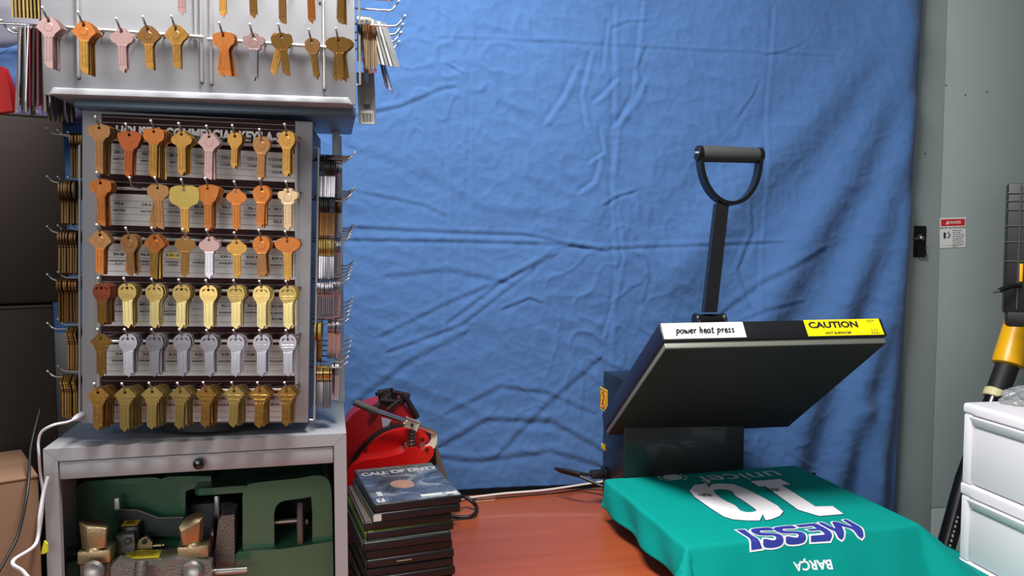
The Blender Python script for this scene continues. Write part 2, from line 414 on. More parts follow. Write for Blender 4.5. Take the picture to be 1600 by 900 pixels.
# warning labels on the housing's left side
def side_label(px0, py0, px1, py1, name, mark):
    a = PF.hitx(px0, py0, bl); b = PF.hitx(px1, py1, bl)
    y0, y1 = sorted((a.y, b.y)); z0, z1 = sorted((a.z, b.z))
    o = MB().box(bl-.0006, bl-.0001, y0, y1, z0, z1).build(name, mat('warning yellow', (228, 190, 30), .5), hp)
    if mark:
        m = MB(); cy, cz = (y0+y1)/2, (z0+z1)/2; w_, h_ = (y1-y0), (z1-z0)
        r = min(w_, h_)*.3
        m.tube([(bl-.0009, cy+r*math.cos(t), cz+r*1.3*math.sin(t)) for t in [k*math.pi/10 for k in range(21)]], .0011, 6)
        m.tube([(bl-.0009, cy-r*.6, cz+r*.9), (bl-.0009, cy+r*.6, cz-r*.9)], .0011, 6); m.build('prohibition_ring', mat('sign red', (190, 40, 30), .5), o)
        k = MB(); k.tube([(bl-.0008, y0+.003, z0+.004), (bl-.0008, y0+.003, z1-.004), (bl-.0008, y1-.003, z1-.004), (bl-.0008, y1-.003, z0+.004), (bl-.0008, y0+.003, z0+.004)], .0007, 5)
        k.tube([(bl-.0009, cy, cz+r), (bl-.0009, cy-.003, cz), (bl-.0009, cy+.003, cz-.001), (bl-.0009, cy, cz-r)], .0014, 5)
        k.build('border', M_ink, o)
    else:
        k = MB(); cy, cz = (y0+y1)/2, (z0+z1)/2
        k.tube([(bl-.0008, y0+.004, cz-.003), (bl-.0008, cy, cz+.004), (bl-.0008, y1-.004, cz-.003), (bl-.0008, y0+.004, cz-.003)], .0006, 5); k.build('mark', M_ink, o)
side_label(938, 604, 949, 645, 'warning_label', True); side_label(940, 692, 945, 704, 'small_label', False)
# plug and cord
q = PF.hitx(946, 740, bl)
MB().box(bl-.006, bl, q.y-.018, q.y+.018, q.z-.012, q.z+.012, .002).build('power_inlet', M_blk2, hp)
pg = MB().box(bl-.034, bl-.004, q.y-.012, q.y+.012, q.z-.008, q.z+.008, .003).tube([(bl-.03, q.y, q.z), (bl-.045, q.y, q.z+.001), (bl-.06, q.y, q.z+.005), (bl-.085, q.y+.02, q.z+.008), (bl-.10, q.y+.045, q.z+.005), (bl-.08, q.y+.07, q.z-.01), (bl-.03, q.y+.09, q.z-.03), (bl+.03, rear+.03, .02), (bl+.08, rear+.05, .006)], .0038)
pg.build('power_cord', mat('black cable rubber', (13, 13, 14), .5), hp)
# upper platen: own tilted axes inside the press
ul = PF.M.to_3x3()
def upper_fit():
    best = None
    tgt = [(1028, 507), (1376, 496), (950, 684), (1233, 668)]
    import itertools
    Mi = CAMR.transposed()
    def proj(p):
        q = Mi @ (PF.M @ p - CAM0); return (800+F*q.x/-q.z, 450-F*q.y/-q.z)
    wd, L, th = .405, .44, .052
    st = [-.005, .01, .085, math.radians(38), .0]     # x0, y rear, z rear, elevation, extra yaw
    dl = [.02, .03, .03, .1, .08]
    def pts(s, wd, L):
        x0, y0, z0, e, yw = s; R = Matrix.Rotation(yw, 3, 'Z')
        r = lambda x, a, n: Vector((x0, y0, z0)) + R @ Vector((x, -a*math.cos(e)-n*math.sin(e), a*math.sin(e)-n*math.cos(e)))
        return r
    def err(s, wd, L):
        r = pts(s, wd, L); e = 0
        for p, t in zip((r(0, L, -th), r(wd, L, -th), r(0.004, 0, 0), r(wd-.004, 0, 0)), tgt):
            q = proj(p); e += (q[0]-t[0])**2+(q[1]-t[1])**2
        return e
    cur = [*st, wd, L]; dl = [*dl, .02, .03]; e = err(cur[:5], cur[5], cur[6])
    rnd = random.Random(3)
    for it in range(14000):
        c = [v+rnd.gauss(0, d) for v, d in zip(cur, dl)]
        c[4] = max(-.06, min(.06, c[4])); c[5] = max(.39, min(.42, c[5])); c[6] = max(.40, min(.455, c[6])); c[1] = max(-.04, min(.04, c[1]))
        n = err(c[:5], c[5], c[6])
        if n < e: e, cur = n, c
        if it % 1000 == 999: dl = [d*.6 for d in dl]
    print('upper fit', [round(v, 4) for v in cur], 'err', e); return cur
x0, y0, z0, el, yw, UW, UL = upper_fit()
# axes: X right, Y from the rear edge to the front-top edge (a), Z the normal up (away from the underside)
R = Matrix.Rotation(yw, 3, 'Z')
ex = R @ Vector((1, 0, 0)); ea = R @ Vector((0, -math.cos(el), math.sin(el))); en = R @ Vector((0, math.sin(el), math.cos(el)))
UM = Matrix.Translation((x0, y0, z0)) @ Matrix(((ex.x, ea.x, en.x), (ex.y, ea.y, en.y), (ex.z, ea.z, en.z))).to_4x4()
UI = (PF.M @ UM).inverted()
def uhit_a(px, py, a):                       # on the plane across the platen at distance a from its rear edge
    o = UI @ CAM0; r = UI.to_3x3() @ ray(px, py); return o + r*((a-o.y)/r.y)
def upart(name, mb, m, parent=hp, **k):
    mb.b.transform(UM) ; return mb.build(name, m, parent, **k)
TH = .052
cover = upart('upper_cover', MB().box(0, UW, -.004, UL, .016, TH, .004), M_navy)
upart('cover_top', MB().box(.012, UW-.012, .01, UL-.012, TH-.002, TH+.004, .002), M_blk)
fp = upart('front_plate', MB().box(.001, UW-.001, UL-.002, UL+.002, .017, TH-.0008, .001), M_blk)
M_al = mat('coated heating plate', (42, 39, 36), .6, .0, spec=.2, bump=.03, bscale=200)
hpn = upart('heating_platen', MB().box(.004, UW-.004, 0, UL-.003, .005, .017, .0015), mat('dull aluminium edge', (128, 130, 122), .5, .5))
upart('platen_coating', MB().box(.0055, UW-.0055, .0015, UL-.0045, .0038, .0058, .0005), M_al, hpn)
ya = UL+.0022
def lab(px0, px1, z0, z1, name, col, m):
    a = uhit_a(px0, 512, ya).x; b = uhit_a(px1, 500, ya).x
    return a, b, upart(name, MB().box(a, b, ya-.0002, ya+.0003, z0, z1), m, cover, smooth=0)
zlo, zhi = .021, TH-.003
a, b, l1 = lab(1034, 1159, zlo-.001, zhi+.001, 'brand_label', 0, mat('glossy white label', (232, 232, 232), .3))
def uprint(name, jobs, m, parent, bold):
    bm = bmesh.new()
    for txt, x, z, size, sx, shr in jobs:
        t = text_bm(txt, size, bold=bold*size, sx=sx, shear=shr)
        add_bm(bm, t, lambda co: UM @ Vector((x+co.x, ya+.0006, z+co.y))); t.free()
    me = bpy.data.meshes.new(name); bm.to_mesh(me); bm.free(); return link(name, me, m, parent, 0)
# brush script lettering drawn stroke by stroke (x, z in letter heights)
SCR = {
 'p': [[(.1,.45),(.28,.62),(.2,.1),(.08,-.42)], [(.22,.45),(.45,.68),(.62,.45),(.48,.1),(.22,.1)]],
 'o': [[(.42,.6),(.15,.5),(.12,.15),(.35,.0),(.58,.2),(.52,.5),(.38,.62)], [(.5,.5),(.72,.5)]],
 'w': [[(.08,.5),(.2,.6),(.18,.12),(.35,.05),(.5,.5),(.5,.12),(.68,.04),(.85,.3),(.82,.6)]],
 'e': [[(.12,.25),(.45,.4),(.48,.6),(.28,.62),(.12,.35),(.18,.05),(.4,.0),(.62,.2)]],
 'r': [[(.1,.4),(.25,.62),(.24,.0)], [(.25,.35),(.42,.62),(.6,.56)]],
 'h': [[(.12,1.0),(.22,.98),(.12,.0)], [(.14,.35),(.38,.62),(.5,.5),(.42,.05),(.6,.05)]],
 'a': [[(.55,.55),(.3,.62),(.1,.3),(.22,.0),(.5,.25),(.58,.6),(.5,.08),(.7,.08)]],
 't': [[(.3,.95),(.18,.1),(.35,.0),(.5,.12)], [(.05,.62),(.5,.66)]],
 's': [[(.5,.58),(.3,.64),(.2,.48),(.42,.25),(.35,.02),(.08,.06)]],
}
ADV = {'p': .72, 'o': .66, 'w': .95, 'e': .6, 'r': .6, 'h': .68, 'a': .72, 't': .48, 's': .58, ' ': .45}
def script(text, X0, X1, zb, hgt):
    tot = sum(ADV[c] for c in text); k = (X1-X0)/tot; mb = MB(); x = X0
    for c in text:
        for s in SCR.get(c, []):
            P = [Vector((x+(px_+.12*pz_)*k, ya+.0007, zb+pz_*hgt)) for px_, pz_ in s]
            Q = []
            for i in range(len(P)-1):
                p0, p1, p2, p3 = P[max(i-1, 0)], P[i], P[i+1], P[min(i+2, len(P)-1)]
                for t in (0, .25, .5, .75):
                    Q.append(.5*((2*p1)+(p2-p0)*t+(2*p0-5*p1+4*p2-p3)*t*t+(3*p1-p0-3*p2+p3)*t**3))
            Q.append(P[-1]); mb.strap(Q, (0, 1, 0), .0002, hgt*.21)
        x += ADV[c]*k
    return mb
wl = b-a
upart('script_lettering', script('power heat press', a+wl*.15, a+wl*.87, zlo+.0088, .0115), M_ink, l1, smooth=0)
uprint('web_address', [('www.powerheatpress.com', a+wl*.42, zlo+.003, .0038, 1.2, 0)], mat('grey ink', (120, 120, 120), .6), l1, 0)
a, b, l2 = lab(1259, 1373, zlo-.002, zhi+.002, 'caution_label', 0, mat('bright label yellow', (246, 226, 10), .4))
wl = b-a
uprint('caution_lettering', [('CAUTION', a+wl*.37, (zlo+zhi)/2+.005, .0165, 1.28, 0), ('HOT SURFACES', a+wl*.40, zlo+.003, .0062, 1.15, 0)], M_ink, l2, .045)
sm = MB()
for k in range(3):
    X = a+wl*(.855+.035*k)
    sm.strap([(X, ya+.0006, zlo+.002), (X-.0015, ya+.0006, zlo+.0045), (X+.001, ya+.0006, zlo+.007), (X-.001, ya+.0006, zlo+.010)], (0, 1, 0), .0002, .0009)
sm.strap([(a+wl*.83, ya+.0006, zlo+.001), (a+wl*.96, ya+.0006, zlo+.001)], (0, 1, 0), .0002, .0008)
sm.strap([(a+wl*.82, ya+.0006, zhi-.002), (a+wl*.88, ya+.0006, zhi-.0005), (a+wl*.93, ya+.0006, zhi-.001), (a+wl*.9, ya+.0006, zhi-.004), (a+wl*.83, ya+.0006, zhi-.004)], (0, 1, 0), .0002, .0007)
upart('heat_pictogram', sm, M_ink, l2, smooth=0)
# hinge arms joining rear housing and cover
cxm = (bl+br)/2
for x in (bl+.05, br-.05):
    p1 = UM @ Vector((x-x0, .10, TH+.004)); p2 = Vector((x, rear-.06, hz-.01))
    MB().strap([p2, (p1+p2)/2+Vector((0, 0, .0)), p1], (1, 0, 0), .014, .03).build('hinge_arm', M_blk2, hp)
# handle: pivot block on top of the cover, bar, forked D grip
ah = UL*.80
def handle_anchor():                          # point of the cover top seen at the pivot
    o = UI @ CAM0; r = UI.to_3x3() @ ray(1110, 500); return o + r*((UL-.03-o.y)/r.y)
ha = handle_anchor(); hx = ha.x
pv = MB().lathe([(.0135, 0), (.0145, .003), (.0120, .006), (.0120, .050), (.0145, .053), (.0135, .056)], (hx-.028, UL-.035, TH+.022), (1, 0, 0), 20)
pvo = upart('pivot_clevis', pv.box(hx-.026, hx-.021, UL-.06, UL-.02, TH, TH+.016, .001).box(hx+.021, hx+.026, UL-.06, UL-.02, TH, TH+.016, .001), M_blk2)
hw = PF.M @ (UM @ Vector((hx, UL-.035, TH+.014)))
Yh = hw.y
hfr = lambda px, py, dy=0: PF.I @ at(px, py, Yh+dy)
lean = .02
p0 = hfr(1108, 488); p1 = hfr(1127, 318, lean)
bar = MB().strap([p0, p1], PF.I.to_3x3() @ Vector((1, .15, 0)), .024, .014); 
_b = bar.build('handle_bar', M_blk, hp)
gl = hfr(1093, 240, lean+.0); gr = hfr(1186, 243, lean+.02)
ax = (gr-gl).normalized(); mid = (gl+gr)/2; up = (mid-p1); up = (up-ax*up.dot(ax)); hh = up.length; up.normalize()
R_ = (gr-gl).length/2; yk = []
for k in range(23):
    t = math.pi*k/22
    yk.append(mid + ax*(-R_*math.cos(t)) - up*(hh*(max(0, math.sin(t)))**.9))
yk = [mid-ax*R_+up*.004] + yk + [mid+ax*R_+up*.004]
MB().strap(yk, ax.cross(up), .020, .007).build('handle_yoke', M_blk2, hp)
MB().lathe([(.0135, 0), (.0148, .006), (.0140, (gr-gl).length-.012), (.0132, (gr-gl).length-.004)], gl+ax*.002, ax, 24).build('handle_grip', mat('ribbed dark grey rubber', (46, 47, 49), .75, bump=.2, bscale=500), hp)
MB().lathe([(.012, -.006), (.0145, -.004), (.0145, .003)], gl, ax, 20).build('grip_cap', M_blk2, hp)
MB().lathe([(.012, .006), (.0145, .004), (.0145, -.003)], gr, ax, 20).build('grip_cap', M_blk2, hp)
MB().lathe([(.003, -.011), (.0045, -.010), (.0045, -.006)], gl, ax, 12).build('grip_screw', mat('chrome', (215, 215, 218), .15, 1), hp)

# ---------------------------------------------------------------- football shirt over the lower platen
zs = zl+.0015
def edge(d, flare, drop=.999):                # cloth length d past the edge -> (outward, downward)
    r = .007
    if d <= 0: return 0, 0
    A = math.radians(90-flare); L = r*A
    if d < L: t = d/r; return r*math.sin(t), r*(1-math.cos(t))
    return r*math.sin(A)+(d-L)*math.cos(A), r*(1-math.cos(A))+(d-L)*math.sin(A)
def shirt(s, t):
    """s: 0..PW left to right, t: 0 rear .. PD front; beyond = draped"""
    cs = max(0, min(PW, s)); ct = max(0, min(PD, t)); ds = s-cs; dt = t-ct
    d = math.hypot(ds, dt)
    if d < 1e-9:
        z = zs + .0006*noise.noise(Vector((s*14, t*14, 0)))
        return Vector((s, -t, z))
    ox, oy = ds/d, dt/d
    ang = math.atan2(oy, ox)
    left = max(0, -ox); right = max(0, ox); front = max(0, oy)
    flare = 8*left**2 + 42*right**2 + 27*front**2 + (24 if (left > .1 and front > .1) else 0)*left*front*2 + 26*right*front
    u, dn = edge(d, flare)
    if left > .5 and front < .3:
        rip = .0045*math.sin(t*42+s*30)+.003*math.sin(t*21-s*20+1)
    elif front > .7:
        rip = .003*math.sin(s*24+.6)+.002*math.sin(s*55)
    else:
        rip = .005*math.sin(ang*6+.5)
    u += rip*min(1, d/.05)
    z = zs - dn
    if z < .004: u += (.004-z)*.9; z = .004+.001*math.sin(u*90)
    return Vector((cs+ox*u, -(ct+oy*u), z))
LD, FD, RD, BD = .062, .30, .17, .02
ss = [-LD+LD*k/22 for k in range(22)]+[PW*k/60 for k in range(61)]+[PW+RD*(k+1)/40 for k in range(40)]
ts = [-BD+BD*k/6 for k in range(6)]+[PD*k/60 for k in range(61)]+[PD+FD*(k+1)/60 for k in range(60)]
bm = bmesh.new(); G = [[bm.verts.new(shirt(s, t)) for s in ss] for t in ts]
hem = []
for j in range(len(ts)-1):
    for i in range(len(ss)-1):
        bm.faces.new((G[j][i], G[j+1][i], G[j+1][i+1], G[j][i+1]))
me = bpy.data.meshes.new('body'); bm.to_mesh(me); bm.free()
sh = thing('football_shirt', PF, 'teal football shirt stretched back side up over the heat press platen', 'shirt')
M_teal = mat('teal polyester knit', (0, 138, 130), .75, bump=.12, bscale=900, var=.03, vscale=6, spec=.12)
so = link('body', me, M_teal, sh, 180); md = so.modifiers.new('thickness', 'SOLIDIFY'); md.thickness = .0008; md.offset = -1
def onshirt(co, lift=.0007):
    s, t = co
    p = shirt(s, t); e = 1e-3
    n = (shirt(s+e, t)-shirt(s-e, t)).cross(shirt(s, t+e)-shirt(s, t-e)); n.normalize()
    if n.z < 0: n = -n
    return p+n*lift
def subdiv(bm, L=.0045):
    for _ in range(7):
        es = [e for e in bm.edges if e.calc_length() > L]
        if not es: break
        bmesh.ops.subdivide_edges(bm, edges=es, cuts=1); bmesh.ops.triangulate(bm, faces=bm.faces)
def inv_st(px, py):                          # spot of the photograph -> cloth coordinates on the flat top
    p = pl(px, py, zs); return p.x, -p.y
def shirt_print(name, bmf, m, lift=.0007):
    subdiv(bmf)
    for v in bmf.verts: v.co = onshirt((v.co.x, v.co.y), lift)
    me = bpy.data.meshes.new(name); bmf.to_mesh(me); bmf.free(); return link(name, me, m, sh, 180)
M_pw = mat('white flock print', (228, 226, 232), .6); M_pb = mat('blue flock print', (38, 48, 140), .6); M_pg = mat('pale grey print', (196, 212, 216), .6)
def rot_text(txt, size, cs, ct, sx=1, bold=0, spacing=1, shear=0):
    """text turned half round: its top points to the front hem"""
    t = text_bm(txt, size, bold=bold*size, sx=sx, spacing=spacing, res=6, shear=shear)
    for v in t.verts: v.co = Vector((cs-v.co.x, ct+v.co.y, 0))
    return t
us0, ut0 = inv_st(1227, 745); us1, ut1 = inv_st(1082, 744)
ut = (ut0+ut1)/2
b1 = bmesh.new()
t = rot_text('unicef', .054, (us0+us1)/2, ut+.002, 1.0, .004)
xs = [v.co.x for v in t.verts]; k = (us0-us1)/(max(xs)-min(xs)); c_ = (us0+us1)/2; mxx = (max(xs)+min(xs))/2
for v in t.verts: v.co.x = c_+(v.co.x-mxx)*k; v.co.y = ut+(v.co.y-ut)*1.3
shirt_print('sponsor_lettering', t, M_pg)
# globe and wreath emblem
es_, et_ = inv_st(1051, 746); em = MB(); Rr = .030
def ringp(cx, cy, r0, r1, a0, a1, n=16, sy=1): 
    P = [(cx+r1*math.cos(a0+(a1-a0)*k/n), cy+sy*r1*math.sin(a0+(a1-a0)*k/n)) for k in range(n+1)]+[(cx+r0*math.cos(a1-(a1-a0)*k/n), cy+sy*r0*math.sin(a1-(a1-a0)*k/n)) for k in range(n+1)]
    return P
def flat(polys):
    bm = bmesh.new()
    for P in polys:
        vs = [bm.verts.new((x, y, 0)) for x, y in P]
        f = bm.faces.new(vs)
    bmesh.ops.triangulate(bm, faces=bm.faces); return bm
pp = []
for k in range(7):
    for sgn in (-1, 1):
        a = math.pi/2+sgn*(.35+k*.36)
        x, y = es_+.0255*math.cos(a)*1.12, et_-.0255*math.sin(a)
        dx, dy = -math.sin(a)*sgn, -math.cos(a)*sgn
        pp.append([(x-dx*.006, y-dy*.006), (x+math.cos(a)*.003, y-math.sin(a)*.003), (x+dx*.006, y+dy*.006), (x-math.cos(a)*.002, y+math.sin(a)*.002)])
pp.append(ringp(es_, et_, .0185, .0200, 0, 3.1, 14)); pp.append(ringp(es_, et_, .0185, .0200, 3.14, 6.24, 14)); 
# a parent and child figure in the globe, drawn as soft shapes
def blob(cx, cy, rx, ry, n=14, rot=0): return [(cx+rx*math.cos(a)*math.cos(rot)-ry*math.sin(a)*math.sin(rot), cy+rx*math.cos(a)*math.sin(rot)+ry*math.sin(a)*math.cos(rot)) for a in [2*math.pi*k/n for k in range(n)]]
pp += [blob(es_+.004, et_+.006, .006, .005), blob(es_+.006, et_-.004, .009, .005, rot=.5), blob(es_-.008, et_+.001, .004, .004), blob(es_-.009, et_-.006, .006, .004), blob(es_+.0, et_-.012, .010, .003)]
shirt_print('wreath_emblem', flat(pp), M_pg)
# the number: outlines taken on the flat top
def photo_poly(pts): return [inv_st(*p) for p in pts]
one = [(1173, 752), (1221, 749), (1235, 758), (1220, 759), (1275, 792), (1301, 792), (1317, 806), (1278, 808), (1250, 798), (1208, 770), (1190, 762)]
# '1' upside down: foot bar at the rear, stem, flag to the front right
one = [(1172.5, 752.5), (1219, 749), (1236, 757.5), (1221, 758.5), (1274, 792), (1301, 791.5), (1318, 803.5), (1280, 807), (1247, 797), (1196, 760.5), (1186, 761)]
def loop_fill(name, outer, holes, m, lift=.0007, grow=0):
    bm = bmesh.new(); es = []
    for L in [outer]+holes:
        vs = [bm.verts.new((x, y, 0)) for x, y in L]; es += [bm.edges.new((vs[i], vs[(i+1) % len(vs)])) for i in range(len(vs))]
    bmesh.ops.triangle_fill(bm, use_beauty=True, use_dissolve=False, edges=es)
    return shirt_print(name, bm, m, lift)
def grow(P, g):
    n = len(P); A = sum(P[i][0]*P[(i+1) % n][1]-P[(i+1) % n][0]*P[i][1] for i in range(n)); sg = 1 if A > 0 else -1; out = []
    for i in range(n):
        a, b, c = Vector(P[i-1]), Vector(P[i]), Vector(P[(i+1) % n])
        d1 = (b-a).normalized(); d2 = (c-b).normalized(); nn = Vector((d1.y+d2.y, -d1.x-d2.x))*sg
        if nn.length < 1e-6: nn = Vector((d1.y, -d1.x))*sg
        nn.normalize(); kk = 1/max(.5, abs(nn.dot(Vector((d1.y, -d1.x))*sg))); out.append(tuple(b+nn*g*kk))
    return out
def smooth_loop(P, n=4):
    out = []
    m = len(P)
    for i in range(m):
        p0, p1, p2, p3 = [Vector(P[(i+k-1) % m]) for k in range(4)]
        for q in range(n):
            t = q/n; out.append(tuple(.5*((2*p1)+(p2-p0)*t+(2*p0-5*p1+4*p2-p3)*t*t+(3*p1-p0-3*p2+p3)*t**3)))
    return out
M_edge = mat('navy print outline', (28, 30, 80), .6)
P1 = photo_poly(one)
loop_fill('number_outline', grow(P1, .0016), [], M_edge, .0005); loop_fill('number_one', P1, [], M_pw, .0009)
zero_o = [(1085, 758), (1104, 757), (1107.5, 763), (1112, 757.5), (1125, 756), (1145, 757), (1165, 764), (1190, 777), (1215, 791), (1224, 800), (1218, 807), (1205, 812), (1196, 813.5), (1192, 804), (1187, 814), (1168, 814), (1145, 812), (1130, 807), (1108, 793), (1085, 777), (1077, 767)]
zero_i = [(1116, 766), (1130, 765), (1143, 768), (1150, 776), (1163, 784), (1181, 797), (1178, 800), (1168, 801), (1157, 798), (1148, 790), (1133, 783), (1119, 773)]
Z1 = photo_poly(zero_o); Z2 = smooth_loop(photo_poly(zero_i), 3)
loop_fill('number_outline', grow(Z1, .0016), [grow(Z2, -.0014)], M_edge, .0005); loop_fill('number_zero', Z1, [Z2], M_pw, .0009)
# little league crests inside the number
for (cxp, cyp) in ((1103, 774), (1208, 766)):
    s_, t_ = inv_st(cxp, cyp); pp = []
    for k in range(5): pp.append(ringp(s_-.012+k*.006, t_-.002+.001*(k % 2), .0018, .0032, 0, 5.0, 8))
    pp += [blob(s_-.006, t_+.006, .0045, .0025), blob(s_+.005, t_+.007, .006, .0022), blob(s_, t_-.0065, .010, .0012), blob(s_+.006, t_+.002, .002, .003)]
    shirt_print('league_crest', flat(pp), M_ink, .0012)
# player lettering above the number (nearest the front edge), white keyline under blue
m0 = inv_st(1158, 838); m1 = inv_st(1362, 832)
ms, mt = (m0[0]+m1[0])/2, inv_st(1262, 838)[1]
mw = abs(m1[0]-m0[0])
MES = {  # fat letters drawn in a unit cell, x 0..1, z 0..1
 'M': [[(.02,.02),(.10,-.02),(.20,.02),(.25,.50),(.40,.10),(.50,.04),(.60,.10),(.75,.50),(.80,.02),(.90,-.02),(.98,.02),(.97,.55),(.90,.92),(.80,1),(.70,.92),(.5,.50),(.30,.92),(.20,1),(.10,.92),(.03,.55)]],
 'E': [[(.12,.0),(.95,.0),(.9,.24),(.38,.24),(.38,.4),(.8,.4),(.76,.6),(.38,.6),(.38,.77),(.92,.77),(.98,1),(.2,1),(.04,.85),(.0,.5),(.02,.14)]],
 'S': [[(.04,.0),(.7,.0),(.94,.12),(1,.34),(.9,.54),(.66,.62),(.42,.66),(.4,.75),(.52,.78),(.9,.72),(.98,.95),(.6,1.02),(.2,.98),(.04,.8),(.06,.56),(.26,.44),(.58,.36),(.6,.27),(.5,.24),(.02,.28)]],
 'I': [[(.2,.0),(.85,.0),(.78,.6),(.95,1),(.1,1),(.28,.5)]]}
cells = [('M', 0, .29), ('E', .285, .50), ('S', .50, .70), ('S', .69, .89), ('I', .875, 1.0)]
hgt = .064
x_l = ms+mw/2                                # text starts at the right of the picture
def cellmap(c, a, b, g):
    P = MES[c][0]; out = [(x_l-(a+(b-a)*x)*mw, mt-.022+(z-.5)*hgt*(1-.10*math.sin((a+(b-a)*x)*3.14159))) for x, z in P]
    out = smooth_loop(out, 3) if c in 'S' else out
    return grow(out, g)
for c, a, b in cells:
    loop_fill('name_keyline', cellmap(c, a, b, .0014), [], M_pw, .0008)
for i, (c, a, b) in enumerate(cells):
    loop_fill('name_letter', cellmap(c, a, b, -.0016), [], M_pb, .0012+.0001*(i % 2))
# club word hanging over the front edge
c_s = pl(1277, 856, zs).x
t = rot_text('BARÇA', .021, c_s+.016, PD+.052, 1.0, .03)
shirt_print('club_lettering', t, M_pw, .0008)
# red hem lining glimpsed at the left
rb = MB(); 
for t0, t1 in ((.115, .135), (.18, .215)):
    rb.strap([shirt(-LD+.002, t0+(t1-t0)*k/5)+Vector((.002, 0, -.0015)) for k in range(6)], (0, 0, 1), .004, .002)
rb.build('red_lining', mat('red lining', (200, 30, 50), .6), sh)
# ---------------------------------------------------------------- lower key display on the cabinet
M_dgrey = mat('grey display enamel', (150, 151, 156), .45, bump=.06, bscale=300, var=.04)
M_dside = mat('dark side panel', (70, 72, 78), .45, var=.1)
M_chrome = MATS.get('chrome') or mat('chrome', (215, 215, 218), .15, 1)
M_rail = mat('bright zinc rod', (228, 228, 226), .32, .75)
M_wire = mat('zinc hook wire', (150, 150, 146), .3, .9)
M_tip = mat('bright wire tip', (235, 235, 232), .3, .4)
M_marn = mat('dark maroon card', (46, 20, 22), .6, spec=.15, var=.1)
M_card = mat('white label card', (206, 203, 202), .5, coat=.0)
M_line = mat('printed grey rule', (130, 128, 130), .6)
M_mbrn = mat('brown black ink', (36, 30, 34), .6)
DF = Frame(at(128, 662, 1.04), math.atan(.15), roll=.030)
kd = thing('key_display', DF, 'lower grey key display with rows of key blanks labelled house and commercial keys', 'key display')
tl, tr, brn = DF.hit(130, 172), DF.hit(487, 190), DF.hit(483, 665)
DW, DH = (tr.x+brn.x)/2, (tl.z+tr.z)/2
MB().box(0, DW, 0, .006, 0, DH, .0015).build('front_panel', M_dgrey, kd)
MB().box(.004, DW-.004, .006, .17, .002, DH-.002, .002).build('body', M_dside, kd)
MB().lathe([(.09, -.012), (.09, .004)], (DW/2, .09, 0), (0, 0, 1), 32).build('turntable', mat('black turntable', (20, 20, 22), .5), kd)
# header and six card strips
def dstrip(name, l0, l1, r0, r1, m, y=-.0012, xl=159, xr=461, par=kd):
    a, b, c, d = DF.hit(xl, l0, y), DF.hit(xl, l1, y), DF.hit(xr, r1, y), DF.hit(xr, r0, y)
    mb = MB(); mb.prism([(b.x, b.z), (c.x, c.z), (d.x, d.z), (a.x, a.z)], .0008, Matrix.Translation((0, y-.0004, 0)))
    return mb.build(name, m, par, 0)
dstrip('backing_card', 178, 661, 189, 659, M_marn, -.0004)
strips = [(223, 271, 240, 285), (302, 351, 312, 361), (380, 430.5, 389, 437), (460, 509, 464, 511), (538, 587, 539, 587), (614, 660, 615, 658)]
cards = []
for l0, l1, r0, r1 in strips:
    c = dstrip('label_strip', l0, l1, r0, r1, M_card); cards.append(c)
    ln = MB()
    for k in (1, 2, 3, 4):
        f = k/4.7; y = -.0019
        a, b = DF.hit(159, l0+(l1-l0)*f, y), DF.hit(461, r0+(r1-r0)*f, y); ln.box(a.x, b.x, y, y+.0003, min(a.z, b.z), min(a.z, b.z)+.0003, M=Matrix.Identity(4))
        g = ln.b.verts[-8:] if False else None
    ln.b.free(); bm = bmesh.new()
    for k in (1, 2, 3, 4):
        f = k/4.7; y = -.0019
        a, b = DF.hit(159, l0+(l1-l0)*f, y), DF.hit(461, r0+(r1-r0)*f, y); h = Vector((0, 0, .00028))
        bm.faces.new([bm.verts.new(p) for p in (a-h, b-h, b+h, a+h)])
    me = bpy.data.meshes.new('rules'); bm.to_mesh(me); bm.free(); link('rules', me, M_line, c, 0)
bm = bmesh.new()
for i, (l0, l1, r0, r1) in enumerate([(182, 0, 196, 0), (191, 0, 204, 0), (283, 0, 296, 0), (292, 0, 304, 0), (361, 0, 370, 0), (369, 0, 378, 0), (440, 0, 446, 0), (449, 0, 454, 0), (519, 0, 521, 0), (528, 0, 530, 0), (595, 0, 596, 0), (603, 0, 604, 0)]):
    a, b = DF.hit(160, l0, -.0012), DF.hit(460, r0, -.0012); h = Vector((0, 0, .0003))
    bm.faces.new([bm.verts.new(p) for p in (a-h, b-h, b+h, a+h)])
me = bpy.data.meshes.new('strip_edges'); bm.to_mesh(me); bm.free(); link('strip_edges', me, mat('clear strip edge', (120, 108, 110), .3, .2), kd, 0)
def dprint(name, jobs, m, par, y=-.0019):
    bm = bmesh.new()
    for j in jobs:
        txt, px, py, pxh = j[:4]; sx = j[4] if len(j) > 4 else 1.15; al = j[5] if len(j) > 5 else 'CENTER'
        p = DF.hit(px, py, y); size = pxh*1.06/F*1.42*(.8 if pxh > 4.5 else .86)
        t = text_bm(txt, size, bold=.03*size if len(j) < 7 else j[6]*size, sx=sx, align=al)
        add_bm(bm, t, lambda co: Vector((p.x+co.x, y, p.z+co.y-co.x*0))); t.free()
    me = bpy.data.meshes.new(name); bm.to_mesh(me); bm.free(); return link(name, me, m, par, 0)
